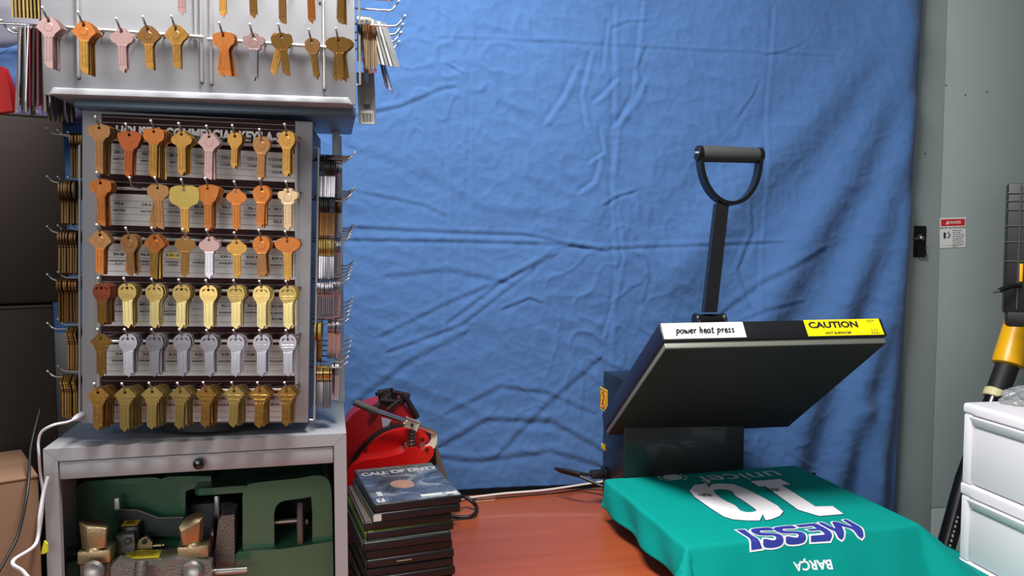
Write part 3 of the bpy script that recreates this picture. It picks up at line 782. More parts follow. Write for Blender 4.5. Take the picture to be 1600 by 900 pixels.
# header line follows the panel
a, b = DF.hit(181, 205, -.0012), DF.hit(440, 216, -.0012)
t = text_bm('HOUSE & COMMERCIAL KEYS A-S', .0175, bold=.0008, sx=1)
xs = [v.co.x for v in t.verts]; k = (b.x-a.x)/(max(xs)-min(xs)); x0_ = min(xs)
bm = bmesh.new(); sl = (b.z-a.z)/(b.x-a.x)
add_bm(bm, t, lambda co: Vector((a.x+(co.x-x0_)*k, -.0014, a.z+(co.x-x0_)*k*sl+co.y))); t.free()
me = bpy.data.meshes.new('header_lettering'); bm.to_mesh(me); bm.free(); link('header_lettering', me, mat('white ink', (225, 222, 220), .5), kd, 0)
LT = [
 [(186, 238, 'AR-1', 'ARROW'), (229, 241, 'AR-4', 'ARROW'), (271, 243, 'BE-2', 'BEST'), (314, 245, 'CO-3', 'CORBIN'), (354, 247, 'CO-7', 'CORBIN'), (396, 249, 'CO-26', 'CORBIN'), (434, 250, '◂CO-87', 'CORBIN', 'CO-89▸')],
 [(186, 318, 'DE-6', 'DEXTER'), (229, 320, 'DE-6', 'DEXTER'), (271, 321, 'DE-8', 'DEXTER'), (312, 323, 'EA-27', 'EAGLE'), (354, 324, 'FA-3', 'FALCON'), (394, 326, 'FR-1', 'FORTRESS'), (434, 327, '◂IN-1', 'INDEPENDENT', 'IN-3▸')],
 [(186, 397, 'IN-28', 'INDEPENDENT', 'ILCO'), (228, 398, 'IN-33', 'INDEPENDENT', 'ILCO'), (270, 399, 'KW-10', 'KWIKSET', 'TITAN'), (312, 410-10, '', 'KWIKSET'), (353, 401, 'KW-1', 'KWIKSET'), (394, 402, 'KW-4', 'KWIKSET'), (433, 404, 'KW-4', 'KWIKSET')],
 [(185, 476, 'L-1', 'LOCKWOOD'), (228, 476, 'MD-17', 'MASTER'), (270, 476, 'NA-6', 'NATIONAL', 'HARDWARE'), (353, 478, 'RU-1', 'RUSSWIN'), (394, 478, 'RU-4', 'RUSSWIN'), (433, 479, '◂RU-45', 'RUSSWIN', 'RU-46▸')],
 [(186, 553, 'S-4', 'SARGENT'), (228, 553, 'S-6', 'SARGENT'), (270, 554, 'S-16', 'SARGENT'), (311, 554, 'S-22', 'SARGENT'), (352, 554, 'S-32', 'SARGENT'), (392, 554, 'S-68', 'SARGENT'), (431, 554, '◂', 'SCHLAGE', '▸')],
 [(184, 622, 'SC-1', 'SCHLAGE'), (226, 622, 'SC-4', 'SCHLAGE'), (268, 622, 'SC-6', 'SCHLAGE'), (311, 622, 'SC-8', 'SCHLAGE'), (352, 622, 'SC-9', 'SCHLAGE'), (392, 622, 'SC-10', 'SCHLAGE'), (430, 621, 'SE-1', 'SEGAL')]]
for row, c in zip(LT, cards):
    jobs = []
    for e in row:
        px, py = e[0], e[1]; code = e[2]
        if code.startswith('◂'): jobs.append(('<', px-13, py, 5.0)); code = code[1:]
        if code: jobs.append((code, px, py, 5.0))
        jobs.append((e[3], px, py+10.5, 3.5 if len(e[3]) < 9 else 3.2))
        if len(e) > 4:
            third = e[4]
            if third.endswith('▸'):
                if third[:-1]: jobs.append((third[:-1], px, py+19.5, 5.0))
                jobs.append(('>', px+13, py+19.5, 5.0))
            else: jobs.append((third, px, py+15, 3.4))
    dprint('label_lettering', jobs, M_mbrn, c)
p0_, p1_ = DF.hit(261, 394, -.0018), DF.hit(280, 405, -.0018)
MB().box(p0_.x, p1_.x, -.0018, -.0016, p1_.z, p0_.z).build('yellow_highlight', mat('pale yellow marker', (232, 220, 120), .6), cards[2])
# ---- hooks and rods
KO = .043                                    # key plane in front of the panel
def hook_mesh(name, L=KO, r=.00125, up=.010):
    """root at the origin, wire running towards -y, end kicked up"""
    mb = MB(); mb.tube([(0, .002, 0), (0, -L*.5, -.0005), (0, -L+.003, -.0008), (0, -L-.002, .001), (0, -L-.004-up*.55, up)], r, 6)
    nf = len(mb.b.faces); mb.ball((0, -L-.004-up*.55, up), r*1.35, seg=6); mb.b.faces.ensure_lookup_table()
    for f in mb.b.faces[nf:]: f.material_index = 1
    return mb.mesh(name)
hook_me = hook_mesh('hook'); hook_me.materials.append(M_wire); hook_me.materials.append(M_tip)
hook_me.shade_smooth()
def add_hook(par, p, rotz=0, rotx=0, me=None, sc=1):
    o = bpy.data.objects.new('hook', me or hook_me); COL.objects.link(o); o.parent = par; o.location = p
    o.rotation_euler = (rotx, 0, rotz); o.scale = (1, 1, sc); return o
# ---- key blanks
MT = {
 'orange': mat('orange brass', (159, 95, 46), .34, .85, var=.22, vscale=90, bump=.09, bscale=160), 'dorange': mat('deep orange brass', (131, 68, 35), .36, .85, var=.22, vscale=90, bump=.09, bscale=160),
 'gold': mat('yellow brass', (148, 110, 55), .28, .92, var=.2, vscale=90, bump=.09, bscale=160), 'tan': mat('tan brass', (139, 99, 62), .38, .85, var=.2, vscale=90, bump=.09, bscale=160),
 'pink': mat('pinkish nickel', (159, 130, 127), .36, .85, var=.08, vscale=150), 'pale': mat('pale dull brass', (160, 138, 73), .42, .8, var=.15, vscale=120),
 'shiny': mat('polished brass', (158, 136, 84), .2, .95), 'blade': mat('bright milled brass', (186, 170, 118), .25, .9), 'silver': mat('nickel silver', (152, 149, 157), .24, .95),
 'sblade': mat('bright milled nickel', (182, 180, 189), .22, .9), 'bronze': mat('brown bronze', (121, 87, 47), .4, .85, var=.15, vscale=120),
 'cream': mat('pale cream nickel', (183, 156, 123), .35, .8), 'copper': mat('copper red plating', (159, 82, 57), .3, .85), 'dark': mat('aged dark brass', (98, 74, 43), .4, .85, var=.2, vscale=100),
 'black': mat('black key plastic', (20, 20, 22), .5), 'white': mat('white key plastic', (165, 162, 163), .5), 'lgold': mat('light olive brass', (150, 128, 74), .3, .9, var=.1, vscale=100)}
def circ(cx, cz, rx, rz, a0=0, a1=360, n=24): return [(cx+rx*math.cos(math.radians(a0+(a1-a0)*k/n)), cz+rz*math.sin(math.radians(a0+(a1-a0)*k/n))) for k in range(n)]
def bow(shape):
    """right half of a key head in mm from top to neck, hanging hole at 0,0; returns half outline, neck z"""
    return {
     'round': ([(0, 5), (4, 4.6), (8, 2), (10.5, -2.5), (10.8, -7), (9, -12), (6.5, -15.5), (5.4, -18)], -18),
     'tee': ([(0, 5), (3, 5), (5.5, 3.2), (10, 3), (12.6, .5), (13, -6), (11.5, -10), (7, -13), (5.6, -16)], -16),
     'trap': ([(0, 5.5), (4, 5), (10, 3), (13.6, 1), (14.2, -2), (11.5, -10), (9.2, -15), (6, -17), (5.4, -20)], -20),
     'shield': ([(0, 5.5), (3.5, 4.6), (9, 3.5), (11, 2.2), (11, -4), (8.6, -9), (6, -12.5), (5, -15.5)], -15.5),
     'diamond': ([(0, 5.5), (4, 4.5), (8.5, 0), (13, -6.5), (13, -8.6), (8.5, -12.8), (6.5, -15), (5.6, -18)], -18),
     'oval': ([(0, 4.8), (3.6, 3.8), (6.5, 0), (11.8, -3.5), (13, -7.5), (11, -11.5), (6.5, -14), (5.4, -16.5)], -16.5),
     'wide': ([(0, 5), (7, 4.4), (13, 2), (16.4, -2.5), (15.6, -7), (11, -11), (6.4, -13.5), (5.6, -16)], -16),
     'square': ([(0, 5.5), (10, 5.5), (16, 3), (18.5, -2), (18.3, -12), (15.5, -17), (9, -20), (6, -22), (5.4, -24)], -24),
     'clover': ([(0, 5), (4, 4.5), (6, 1), (11, .5), (13, -3), (12, -8), (8, -10), (8.6, -13.5), (5.4, -16)], -16),
     'kw': ([(0, 6), (5, 5.4), (9, 2.4), (10.8, -2), (11, -7), (9.2, -11.5), (6.6, -14.5), (6.4, -17)], -17),
     'arrow': ([(0, 6), (4.5, 5.4), (8, 1.5), (12.8, -3), (12.8, -5.6), (10.2, -6.6), (10.2, -8.8), (8.2, -10), (8.2, -13), (6.4, -14.2), (6.2, -17)], -17),
     'small': ([(0, 5), (4, 4.5), (7.5, 2), (9, -1.5), (9, -7), (7, -10.5), (5, -13), (4.6, -15)], -15)}[shape]
KC = {}
def key_mesh(shape, head, blade=None, L=56, wide=0):
    kk = (shape, head, blade, L, wide)
    if kk in KC: return KC[kk]
    half, nz = bow(shape); s = .001; hb = (4.6 if shape not in ('small',) else 3.6)+wide
    tip = -L+6
    right = half + [(hb, nz-1)] + ([(hb, tip-3), (hb-1.5, tip), (0.6, tip-6)] if shape not in ('tee', 'diamond') else [(hb, tip-4), (hb-.5, tip-6.2)])
    left = [(-x, z) for x, z in half[1:]][::-1]
    lb = [(-hb+.3, tip-1), (-hb, tip+2), (-hb, nz-1)] if shape not in ('tee', 'diamond') else [(-hb+2, tip-3.5), (-hb, tip+1), (-hb, nz-1)]
    out = right + lb + left
    out = [(x*s, z*s) for x, z in out]
    holes = [[(x*s, z*s) for x, z in circ(0, 0, 1.9, 1.9, n=10)]]
    if shape == 'kw':
        holes += [[(x*s, z*s) for x, z in P] for P in ([(2.6, 1.6), (6.8, .6), (7.8, -3.2)], [(-2.6, 1.6), (-7.8, -3.2), (-6.8, .6)])]
    mb = MB(); mb.prism(out, .0021, Matrix.Translation((0, -.00105, 0)), holes)
    # milled grooves stand as two raised lands on the blade, and a collar at the neck
    for x0_, x1_ in ((-hb+.4, -hb+2.6), (-.4, 1.5), (hb-1.6, hb-.5)):
        mb.box(x0_*s, x1_*s, -.00155, -.001, (tip+3)*s, (nz+(1 if shape != 'kw' else 0))*s, .0002, 1)
    if shape in ('diamond', 'oval', 'trap', 'square', 'round', 'clover'): mb.box(-(hb+.9)*s, (hb+.9)*s, -.0016, -.001, (nz-1)*s, (nz+1.6)*s, .0003, 1)
    if shape == 'kw': mb.box(-7.5*s, 7.5*s, -.0015, -.001, -8.6*s, -7.2*s, .0002, 1).box(-6.5*s, 6.5*s, -.0015, -.001, -11.5*s, -10.4*s, .0002, 1)
    if shape == 'arrow': mb.box(-9*s, 9*s, -.0015, -.001, -7.4*s, -4.6*s, .0003, 1).box(-7*s, 7*s, -.0014, -.001, -12*s, -10.5*s, .0003, 1)
    if shape in ('round', 'clover', 'diamond'): mb.lathe([(5*s, 0), (4.6*s, .0003)], (0, -.001, -7*s), (0, -1, 0), 14)
    me = mb.mesh('key_blank'); me.materials.append(MT[head])
    if blade:
        me.materials.append(MT[blade])
        for f in me.polygons:
            if f.center.z < (nz+.5)*s or (f.center.y < -.00115 and f.center.z < (nz-3)*s): f.material_index = 1
    me.shade_smooth(); me.set_sharp_from_angle(angle=math.radians(30))
    KC[kk] = me; return me
NK = 0
def put_key(me, M, label, group):
    global NK
    o = bpy.data.objects.new('key_blank', me); COL.objects.link(o); o.matrix_world = M
    tag(o, label, 'key', group); NK += 1; return o
CN = {'orange': 'orange brass', 'dorange': 'deep orange', 'gold': 'golden brass', 'tan': 'tan brass', 'pink': 'pinkish silver', 'pale': 'pale brass', 'shiny': 'polished brass',
      'silver': 'silver nickel', 'bronze': 'brown bronze', 'cream': 'cream coloured', 'copper': 'copper red', 'dark': 'aged dark brass', 'black': 'black headed', 'white': 'white headed', 'lgold': 'olive brass'}
SN = {'round': 'round headed', 'tee': 'T headed', 'trap': 'wedge headed', 'shield': 'shield headed', 'diamond': 'diamond headed', 'oval': 'oval headed', 'wide': 'wide headed', 'square': 'square headed',
      'clover': 'clover headed', 'kw': 'notch headed', 'arrow': 'arrow headed', 'small': 'small headed'}
OD = ['first', 'second', 'third', 'fourth', 'fifth', 'sixth', 'seventh', 'eighth', 'ninth', 'tenth']
rk = random.Random(11)
def hang(fr, par, px, py, shape, head, blade, n, where, group, fan=0, L=56, ko=KO, wide=0, alt=None, lean=0, yaw=0, pitch=.0040):
    """n keys on one hook, front one's hanging hole seen at (px, py)"""
    p = fr.hit(px, py, -ko)
    SK = .26
    add_hook(par, (p.x+ko*math.tan(SK), 0, p.z+.0025), me=hook_me, rotz=-SK)
    for k in range(n):
        hd = head if k == 0 or not alt else alt
        me = key_mesh(shape if k == 0 else shape, hd, blade, L, wide)
        f = 0
        if fan: f = fan*((-1)**k)*(.5+.5*(k/max(1, n-1))) if n > 1 else 0
        roll = math.radians(lean+f+rk.uniform(-1.8, 1.8)); yw_ = math.radians(yaw-3+rk.uniform(-5, 5)*.8)
        M = fr.M @ Matrix.Translation((p.x+k*pitch*math.tan(SK)+rk.uniform(-.0003, .0003), -ko+k*pitch, p.z+.0006*math.sin(k))) @ Matrix.Rotation(-roll, 4, 'Y') @ Matrix.Rotation(yw_, 4, 'Z')
        if k == 0: lab = '%s %s key, front of %s' % (CN[hd], SN[shape], where)
        else: lab = '%s %s key behind the front one, %s' % (CN[hd], SN[shape], where)
        put_key(me, M, lab, None if (k == 0 or n == 2) else '%s, behind the front key' % where)
ROWS = [
 [(155,200,'tee','tan',None,5,0,57),(202,211,'trap','dorange',None,3,0,54),(241,206,'tee','orange','gold',5,0,58),(284,210,'oval','gold',None,4,0,52),(327,214,'diamond','pink',None,3,0,54),(367,213,'small','gold',None,3,0,42),(409,219,'round','tan',None,2,0,52),(448,211,'round','gold',None,3,0,54)],
 [(157,286,'tee','orange',None,4,5,54),None,(247,294,'tee','tan',None,2,10,52),(288,297,'square','pale','gold',1,0,57),(325,295,'trap','orange',None,4,0,54),(370,300,'oval','orange',None,1,0,50),(409,296,'round','orange',None,3,0,50),(450,300,'clover','cream',None,2,0,50)],
 [(157,367,'diamond','tan','orange',3,0,50),(202,372,'round','tan',None,3,6,48),(242,372,'diamond','orange','gold',3,0,52),(290,374,'oval','bronze',None,1,0,49),(327,375,'oval','pink','silver',2,0,50),(370,379,'oval','gold',None,1,0,47),(408,375,'round','orange','tan',4,6,49),(449,377,'wide','orange','gold',3,0,52)],
 [(159,450,'kw','copper','gold',5,0,48)]+[(x,y,'kw','shiny' if i % 2 else 'lgold','blade',4,0,51) for i,(x,y) in enumerate([(199,450),(242,451),(284,452),(326,453),(369,453),(409,454),(450,454)])],
 [(158,529,'arrow','gold',None,1,0,49)]+[(x,y,'kw','silver','sblade',n,0,49) for x,y,n in [(200,529,4),(242,529,4),(285,529,3),(327,530,3),(369,530,3),(409,530,3),(450,530,2)]],
 [(153,613,'arrow','gold',None,7,0,49),(196,613,'arrow','lgold',None,7,0,51),(238,612,'arrow','lgold',None,7,0,49),(282,612,'arrow','lgold',None,6,0,49),(322,611,'arrow','gold',None,6,0,48),(366,611,'arrow','lgold',None,6,0,48),(406,611,'arrow','gold',None,5,0,49),(448,611,'arrow','gold',None,4,0,47)]]
for r, row in enumerate(ROWS):
    for c, e in enumerate(row):
        where = '%s hook, %s row, lower display' % (OD[c], OD[r])
        if e is None:
            p = DF.hit(206, 294, -KO); add_hook(kd, (p.x, 0, p.z+.0025)); continue
        px, py, shp, hd, bl_, n, fan, L = e
        hang(DF, kd, px, py, shp, hd, bl_, n, where, None, fan=fan, L=L, wide=(1.2 if shp in ('arrow', 'kw') else .3), alt=('dark' if hd == 'copper' and False else None))
# horizontal chrome rails carrying the hooks, and the side rods
rails = [(159, 217, 462, 229), (155, 293, 464, 303), (155, 372, 464, 379), (155, 453, 464, 455), (155, 533, 464, 533), (155, 612, 464, 608)]
for x0_, y0_, x1_, y1_ in rails:
    a, b = DF.hit(x0_, y0_, -.006), DF.hit(x1_, y1_, -.006)
    MB().tube([a, b], .0022, 8).build('rail', M_rail, kd)
for px0, px1, y_, pya, pyb in ((154, 154, -.0045, 245, 605), (463, 463, -.0035, 220, 612)):
    a, b = DF.hit(px0, pya, y_), DF.hit(px1, pyb, y_)
    MB().tube([a, b], .0022, 8).build('side_rod', M_rail, kd)
# right side frame wire and hooks that stick out to the right, keys hung edge on
xr_ = DW
a, b = DF.hitx(492, 225, xr_+.006), DF.hitx(490, 655, xr_+.006)
MB().tube([(xr_+.001, .012, a.z), (xr_+.007, .012, a.z), (xr_+.007, .012, b.z), (xr_+.001, .012, b.z)], .0016, 6).build('side_rod', M_rail, kd)
MB().tube([(xr_+.001, .11, a.z), (xr_+.007, .11, a.z), (xr_+.007, .11, b.z), (xr_+.001, .11, b.z)], .0016, 6).build('side_rod', M_rail, kd)
MB().tube([(-.001, .012, a.z), (-.007, .012, a.z), (-.007, .012, b.z), (-.001, .012, b.z)], .0016, 6).build('side_rod', M_rail, kd)
shook = hook_mesh('hook', .042, .0010, .007); shook.materials.append(M_wire); shook.materials.append(M_tip); shook.shade_smooth()
def side_keys(fr, par, xs, sgn, yloc, pz, shape, head, blade, n, L, label, group, start=.008, pitch=.0029, fan=2):
    for k in range(n):
        me = key_mesh(shape, head, blade, L, .5)
        M = fr.M @ Matrix.Translation((xs+sgn*(start+k*pitch), yloc, pz)) @ Matrix.Rotation(math.radians(rk.uniform(-fan, fan)), 4, 'X') @ Matrix.Rotation(math.radians(90*sgn+rk.uniform(-4, 4)), 4, 'Z') 
        put_key(me, M, label, group)
RR = [(238, 'round', 'black', 'silver', 52), (308, 'small', 'black', 'tan', 52), (381, 'kw', 'pale', 'silver', 54), (452, 'tee', 'silver', 'silver', 50), (521, 'square', 'pale', 'gold', 50), (592, 'kw', 'shiny', 'silver', 56)]
for i, (py, shp, hd, bl_, L) in enumerate(RR):
    z = DF.hitx(500, py, xr_+.02).z
    for j in range(6): add_hook(kd, (xr_, .022+j*.026, z+.0025+j*.0042), rotz=math.pi/2, me=shook)
    side_keys(DF, kd, xr_, 1, .022, z, shp, hd, bl_, 8 if i != 4 else 3, L, '%s key on the foremost right side hook, %s row, lower display' % (CN[hd], OD[i]), '%s row of keys on the right side, foremost hook' % OD[i])
    side_keys(DF, kd, xr_, 1, .048, z+.001, 'tee', 'silver' if i != 1 else 'dark', 'sblade', 3 if i not in (4,) else 6, 52, 'silver key on the second right side hook back, %s row, lower display' % OD[i] if i != 1 else 'dark key on the second right side hook back, second row, lower display', '%s row of keys on the right side, next hook back' % OD[i], start=.030 if i != 4 else .022)
LL = [(213, 'tee', 'dark', 5), (288, 'square', 'dark', 6), (366, 'kw', 'dark', 7), (441, 'tee', 'bronze', 7), (517, 'arrow', 'bronze', 4), (592, 'arrow', 'gold', 6)]
for i, (py, shp, hd, n) in enumerate(LL):
    z = DF.hitx(110, py, -.02).z
    for j in range(4): add_hook(kd, (0, .020+j*.034, z+.0025+j*.002), rotz=-math.pi/2, me=shook)
    side_keys(DF, kd, 0, -1, .020, z, shp, hd, None, n, 54, '%s key edge on in the %s stack down the left side, lower display' % (CN[hd], OD[i]), '%s stack of keys on the left side' % OD[i], start=.012 if i else .004, pitch=.0035)

# ---------------------------------------------------------------- stand: shelf and posts between the two displays
UF = Frame(at(68, 148, .985), math.atan(.20))
M_beam = mat('blue grey steel', (98, 116, 132), .4, .3, var=.06)
M_post = mat('pale blue grey steel', (178, 198, 208), .4, .2, var=.12, vscale=10)
KCF = Frame(at(67, 702, 1.0), math.atan(.23))
stand = thing('display_stand', Frame(KCF.M @ Vector((0, 0, 0)), math.atan(.23)), 'blue grey steel stand holding the upper key display above the lower one', 'stand')
SFm = KCF
z1 = SFm.hit(330, 158, .014).z; z0 = SFm.hit(330, 176, .014).z
xa, xb = SFm.hit(114, 165, .014).x, SFm.hit(556, 180, .014).x
MB().box(xa, xb, .014, .20, z0, z1, .003).build('shelf', M_beam, stand)
MB().box(xa+.002, xb-.002, .012, .015, z0+.002, z1-.003, .001).build('front_lip', M_beam, stand)
# rear post
dpost = .215
pa = SFm.hit(522, 400, dpost).x; pb_ = SFm.hit(536, 400, dpost).x
for X in (pa, .05):
    MB().box(X, X+pb_-pa, dpost, dpost+.015, 0, z0, .001).build('post', M_post, stand)
MB().box(SFm.hit(519, 200, .16).x, SFm.hit(531, 200, .16).x, .16, .168, SFm.hit(525, 262, .16).z, z0, .001).build('corner_bracket', M_post, stand)

# ---------------------------------------------------------------- upper key display
ud = thing('key_display', UF, 'upper light grey key display cut off by the top of the photo', 'key display')
UWd = UF.hit(556, 165).x; UHt = .26
M_upan = mat('light grey display enamel', (156, 158, 164), .45, bump=.05, bscale=300, var=.03)
MB().box(0, UWd, 0, .006, 0, UHt, .001).build('front_panel', M_upan, ud)
MB().box(.003, UWd-.003, .006, .20, .002, UHt, .002).build('body', M_upan, ud)
xl_ = UF.hit(83, 148).x
lp = MB(); lp.hexa([(xl_, -.007, .0005), (UWd-.009, -.007, .0005), (UWd-.003, 0, -.001), (.004, 0, -.001)], [(xl_+.006, -.005, .0075), (UWd-.012, -.005, .0075), (UWd-.009, .0, .0095), (xl_, .0, .0095)], .0008)
lp.build('bottom_lip', M_upan, ud)
for a_, b_ in (((60, 40), (318, 58)), ((324, 61), (527, 75))):
    a, b = UF.hit(*a_, -.006), UF.hit(*b_, -.006)
    MB().tube([a, b], .0022, 8).build('rail', M_rail, ud)
M_hole = mat('dark screw hole', (20, 20, 22), .7)
for px, pyb in ((122, 119), (306, 62), (315, 126), (330, 129), (507, 137)):
    a, b = UF.hit(px-2, -60, -.004), UF.hit(px, pyb, -.004)
    MB().tube([a, b, b+Vector((0, .004, -.001))], .0017, 8).build('side_rod', M_rail, ud)
    if pyb > 70: MB().lathe([(.0022, 0), (.0022, .0006)], (b.x, -.0001, b.z-.0015), (0, -1, 0), 10).build('screw_hole', M_hole, ud)
for px, py in ((314, 26), (500, 5)):
    q = UF.hit(px, py, 0); MB().lathe([(.0016, 0), (.0016, .0006)], (q.x, -.0001, q.z), (0, -1, 0), 10).build('screw_hole', M_hole, ud)
UR = [(76,33,'diamond','pink',None,4,0,55),(131,40,'diamond','orange','gold',4,0,57),(190,50,'oval','pink',None,2,0,48),(231,47,'diamond','bronze','gold',2,0,47),(275,46,'diamond','gold',None,2,0,47),
      (349,56,'tee','orange',None,3,7,49),(396,58,'clover','pink','silver',2,0,53),(440,58,'tee','gold',None,2,14,48),(487,66,'small','tan','gold',2,-7,46),(529,64,'wide','gold',None,3,8,50)]
for c, (px, py, shp, hd, bl_, n, fan, L) in enumerate(UR):
    hang(UF, ud, px, py, shp, hd, bl_, n, '%s hook, upper display bottom row' % OD[c], None, fan=fan if n > 2 or fan > 10 else 0, lean=(8 if shp == 'small' and fan < 0 else 0), L=L, ko=.040)
UR2 = [(283,-42,'oval','pink',None,1,0,50),(348,-38,'round','gold',None,1,0,50),(394,-36,'round','gold',None,1,0,50),(441,-27,'tee','bronze',None,1,0,50),(485,-27,'arrow','orange',None,1,0,50),(533,-26,'tee','gold',None,2,0,50)]
for c, (px, py, shp, hd, bl_, n, fan, L) in enumerate(UR2):
    hang(UF, ud, px, py, shp, hd, bl_, n, '%s hook, upper display top row' % OD[c], None, L=L, ko=.040)
# right side of the upper display: long hooks, plastic headed keys, cards
uhook = hook_mesh('hook', .055, .0014, .014); uhook.materials.append(M_chrome); uhook.materials.append(M_tip); uhook.shade_smooth()
MB().tube([(UWd+.001, .02, .03), (UWd+.006, .02, .03), (UWd+.006, .02, UHt-.02)], .0016, 6).build('side_rod', M_rail, ud)
for py in (78, 5):
    z = UF.hitx(575, py, UWd+.02).z
    for j, y in enumerate((.03, .07, .11, .16)): add_hook(ud, (UWd, y, z+.003-.001*j), rotz=math.pi/2+.0, me=uhook)
z = UF.hitx(575, 82, UWd+.02).z
side_keys(UF, ud, UWd, 1, .03, z, 'shield', 'tan', 'cream', 6, 58, 'tan key in the edge on bundle right of the upper display', 'tan keys at the right side of the upper display', start=.012, pitch=.003, fan=5)
for k, (dx, rr_, yl) in enumerate(((.010, -4, .026), (.028, -12, .06), (.033, -15, .10))):
    me = key_mesh('shield', 'black', 'silver', 74, 0)
    M = UF.M @ Matrix.Translation((UWd+dx, yl, z)) @ Matrix.Rotation(math.radians(rr_), 4, 'Y') @ Matrix.Rotation(math.radians(60+k*8), 4, 'Z')
    put_key(me, M, ['black headed key against the right edge of the upper display', 'black headed key sticking out right of the upper display', 'rearmost black headed key right of the upper display'][k], None)
# hanging plastic cards
def card(name, fr, loc, rot, wd, ht, m, label, cat='card', group=None, th=.0006, printed_=0):
    M = fr.M @ Matrix.Translation(loc) @ rot
    f = Frame((0, 0, 0)); o = bpy.data.objects.new(name, None); COL.objects.link(o); o.matrix_world = M; tag(o, label, cat, group)
    mb = MB(); mb.prism([(-wd/2, .004), (-wd/2, -ht), (wd/2, -ht), (wd/2, .004)], th, Matrix.Identity(4), [[(.0022*math.cos(a), .0022*math.sin(a)) for a in [2*math.pi*k/8 for k in range(8)]]])
    mb.build('sheet', m, o, 0)
    return o
M_cw = mat('white blister card', (206, 206, 202), .45); M_cg = mat('grey blister card', (150, 150, 150), .4, var=.15, vscale=60); M_cy = mat('clear yellowed plastic', (196, 190, 170), .3)
z2 = UF.hitx(580, 8, UWd+.02).z
for k in range(5):
    card('key_card', UF, (UWd+.022+k*.0045, .034+k*.004, z2), Matrix.Rotation(math.radians(-13-k), 4, 'Y') @ Matrix.Rotation(math.radians(62), 4, 'Z'), .020, .058, M_cw if k % 2 else M_cg, ['innermost white and grey card', 'second white card from the panel', 'middle grey card', 'second white card from the outside', 'outermost grey card'][k]+' beside the upper display', 'card', 'key cards right of the upper display')
for k in range(6):
    side_keys(UF, ud, UWd, 1, .03, z2, 'small', 'cream' if k % 2 else 'silver', None, 1, 56, ('cream' if k % 2 else 'silver')+' key edge on at the top right of the upper display', ('cream' if k % 2 else 'silver')+' keys at the top right side', start=.004+k*.003, fan=6)
# barcode tag
zt_ = UF.hitx(570, 118, UWd+.012)
bt = card('barcode_tag', UF, (UF.hit(571, 118, .05).x, .05, UF.hit(571, 118, .05).z), Matrix.Rotation(math.radians(-2), 4, 'Y') @ Matrix.Rotation(math.radians(4), 4, 'Z'), .024, .066, mat('dull grey packet', (128, 128, 128), .5, var=.15, vscale=50), 'grey packet with a barcode hanging under the keys right of the upper display', 'tag')
MB().box(-.0085, .0088, -.0006, -.0002, -.0655, -.0475).build('white_label', M_cw, bt)
bb = MB(); x = -.0072; i = 0
while x < .0072:
    wv = (.0003, .0006, .0009, .0004)[i % 4]; bb.box(x, x+wv, -.001, -.0006, -.063, -.051); x += wv+(.0005, .0004, .0007)[i % 3]; i += 1
bb.build('barcode', M_ink, bt)
for k in range(2): MB().box(-.004, .0045, -.0006, -.0003, -.041-k*.0032, -.0392-k*.0032).build('printed_line', M_ink, bt)
# left side of the upper display
for py in (46, -30):
    z = UF.hitx(50, py, -.02).z
    for j, y in enumerate((.02, .06, .10)): add_hook(ud, (0, y, z+.003), rotz=-math.pi/2, me=uhook, sc=-1 if py > 0 and j < 1 else 1)
z = UF.hitx(50, -37, -.02).z
side_keys(UF, ud, 0, -1, .02, z, 'tee', 'pale', 'lgold', 9, 56, 'olive brass key in the edge on stack, top left corner', 'brass stack at the top left corner', start=.003, pitch=.0042, fan=1)
side_keys(UF, ud, 0, -1, .06, z-.010, 'tee', 'dark', None, 5, 56, 'dark brass key behind the stack, top left corner', 'dark keys behind the top left stack', start=.002, pitch=.0042, fan=1)
z = UF.hitx(50, 50, -.02).z
cm = [M_cw, M_cg, mat('dark brown card', (70, 62, 56), .5), M_cy, mat('grey brown card', (112, 106, 98), .5), M_cw, mat('pink card', (206, 70, 96), .5)]
cl_ = ['white', 'grey', 'dark brown', 'yellowed clear', 'grey brown', 'white', 'pink']
for k in range(20):
    card('key_packet', UF, (-.003-k*.0017, .022+(k % 3)*.008, z), Matrix.Rotation(math.radians(-1.0+k*.16+(k*7 % 5)*.7), 4, 'Y') @ Matrix.Rotation(math.radians(-70+(k*37 % 17)), 4, 'Z'), .022, .088+.004*(k % 4), cm[k % 7], '%s key packet, %s one out from the left edge of the upper display' % (cl_[k % 7], (OD+['eleventh', 'twelfth', 'thirteenth', 'fourteenth', 'fifteenth', 'sixteenth', 'seventeenth', 'eighteenth', 'nineteenth', 'outermost'])[k]), 'packet', 'key packets left of the upper display', th=.0013)
z = UF.hitx(90, 150, -.005).z
side_keys(UF, ud, 0, -1, .09, z+.03, 'tee', 'dark', None, 6, 60, 'dark key tip hanging under the packets left of the upper display', 'dark keys under the packets', start=-.004, pitch=.0055, fan=4)
print('keys', NK)
# ---------------------------------------------------------------- grey steel cabinet with the key machine inside
M_cab = mat('light grey cabinet enamel', (154, 155, 159), .42, bump=.06, bscale=350, var=.04, vscale=6)
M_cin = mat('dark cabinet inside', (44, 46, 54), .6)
kc = thing('cabinet', KCF, 'light grey steel cabinet on the table with the key machine inside', 'cabinet')
CW = KCF.hit(541, 676).x; ctz = -(KCF.M.translation.z-TZ)      # table level in cabinet axes
rh = -KCF.hit(91, 720).z; sw_ = KCF.hit(92, 760).x; sw2 = CW-KCF.hit(522, 760).x
rh = .0165
MB().box(0, CW, .012, .34, -.002, 0).build('top', M_cab, kc)
MB().prism([(0, 0), (CW, 0), (CW-sw2, -rh), (sw_, -rh)], .012).build('top_rail', M_cab, kc)
MB().prism([(0, -.0006), (sw_-.0004, -rh-.0002), (sw_, ctz), (0, ctz)], .012).build('stile', M_cab, kc)
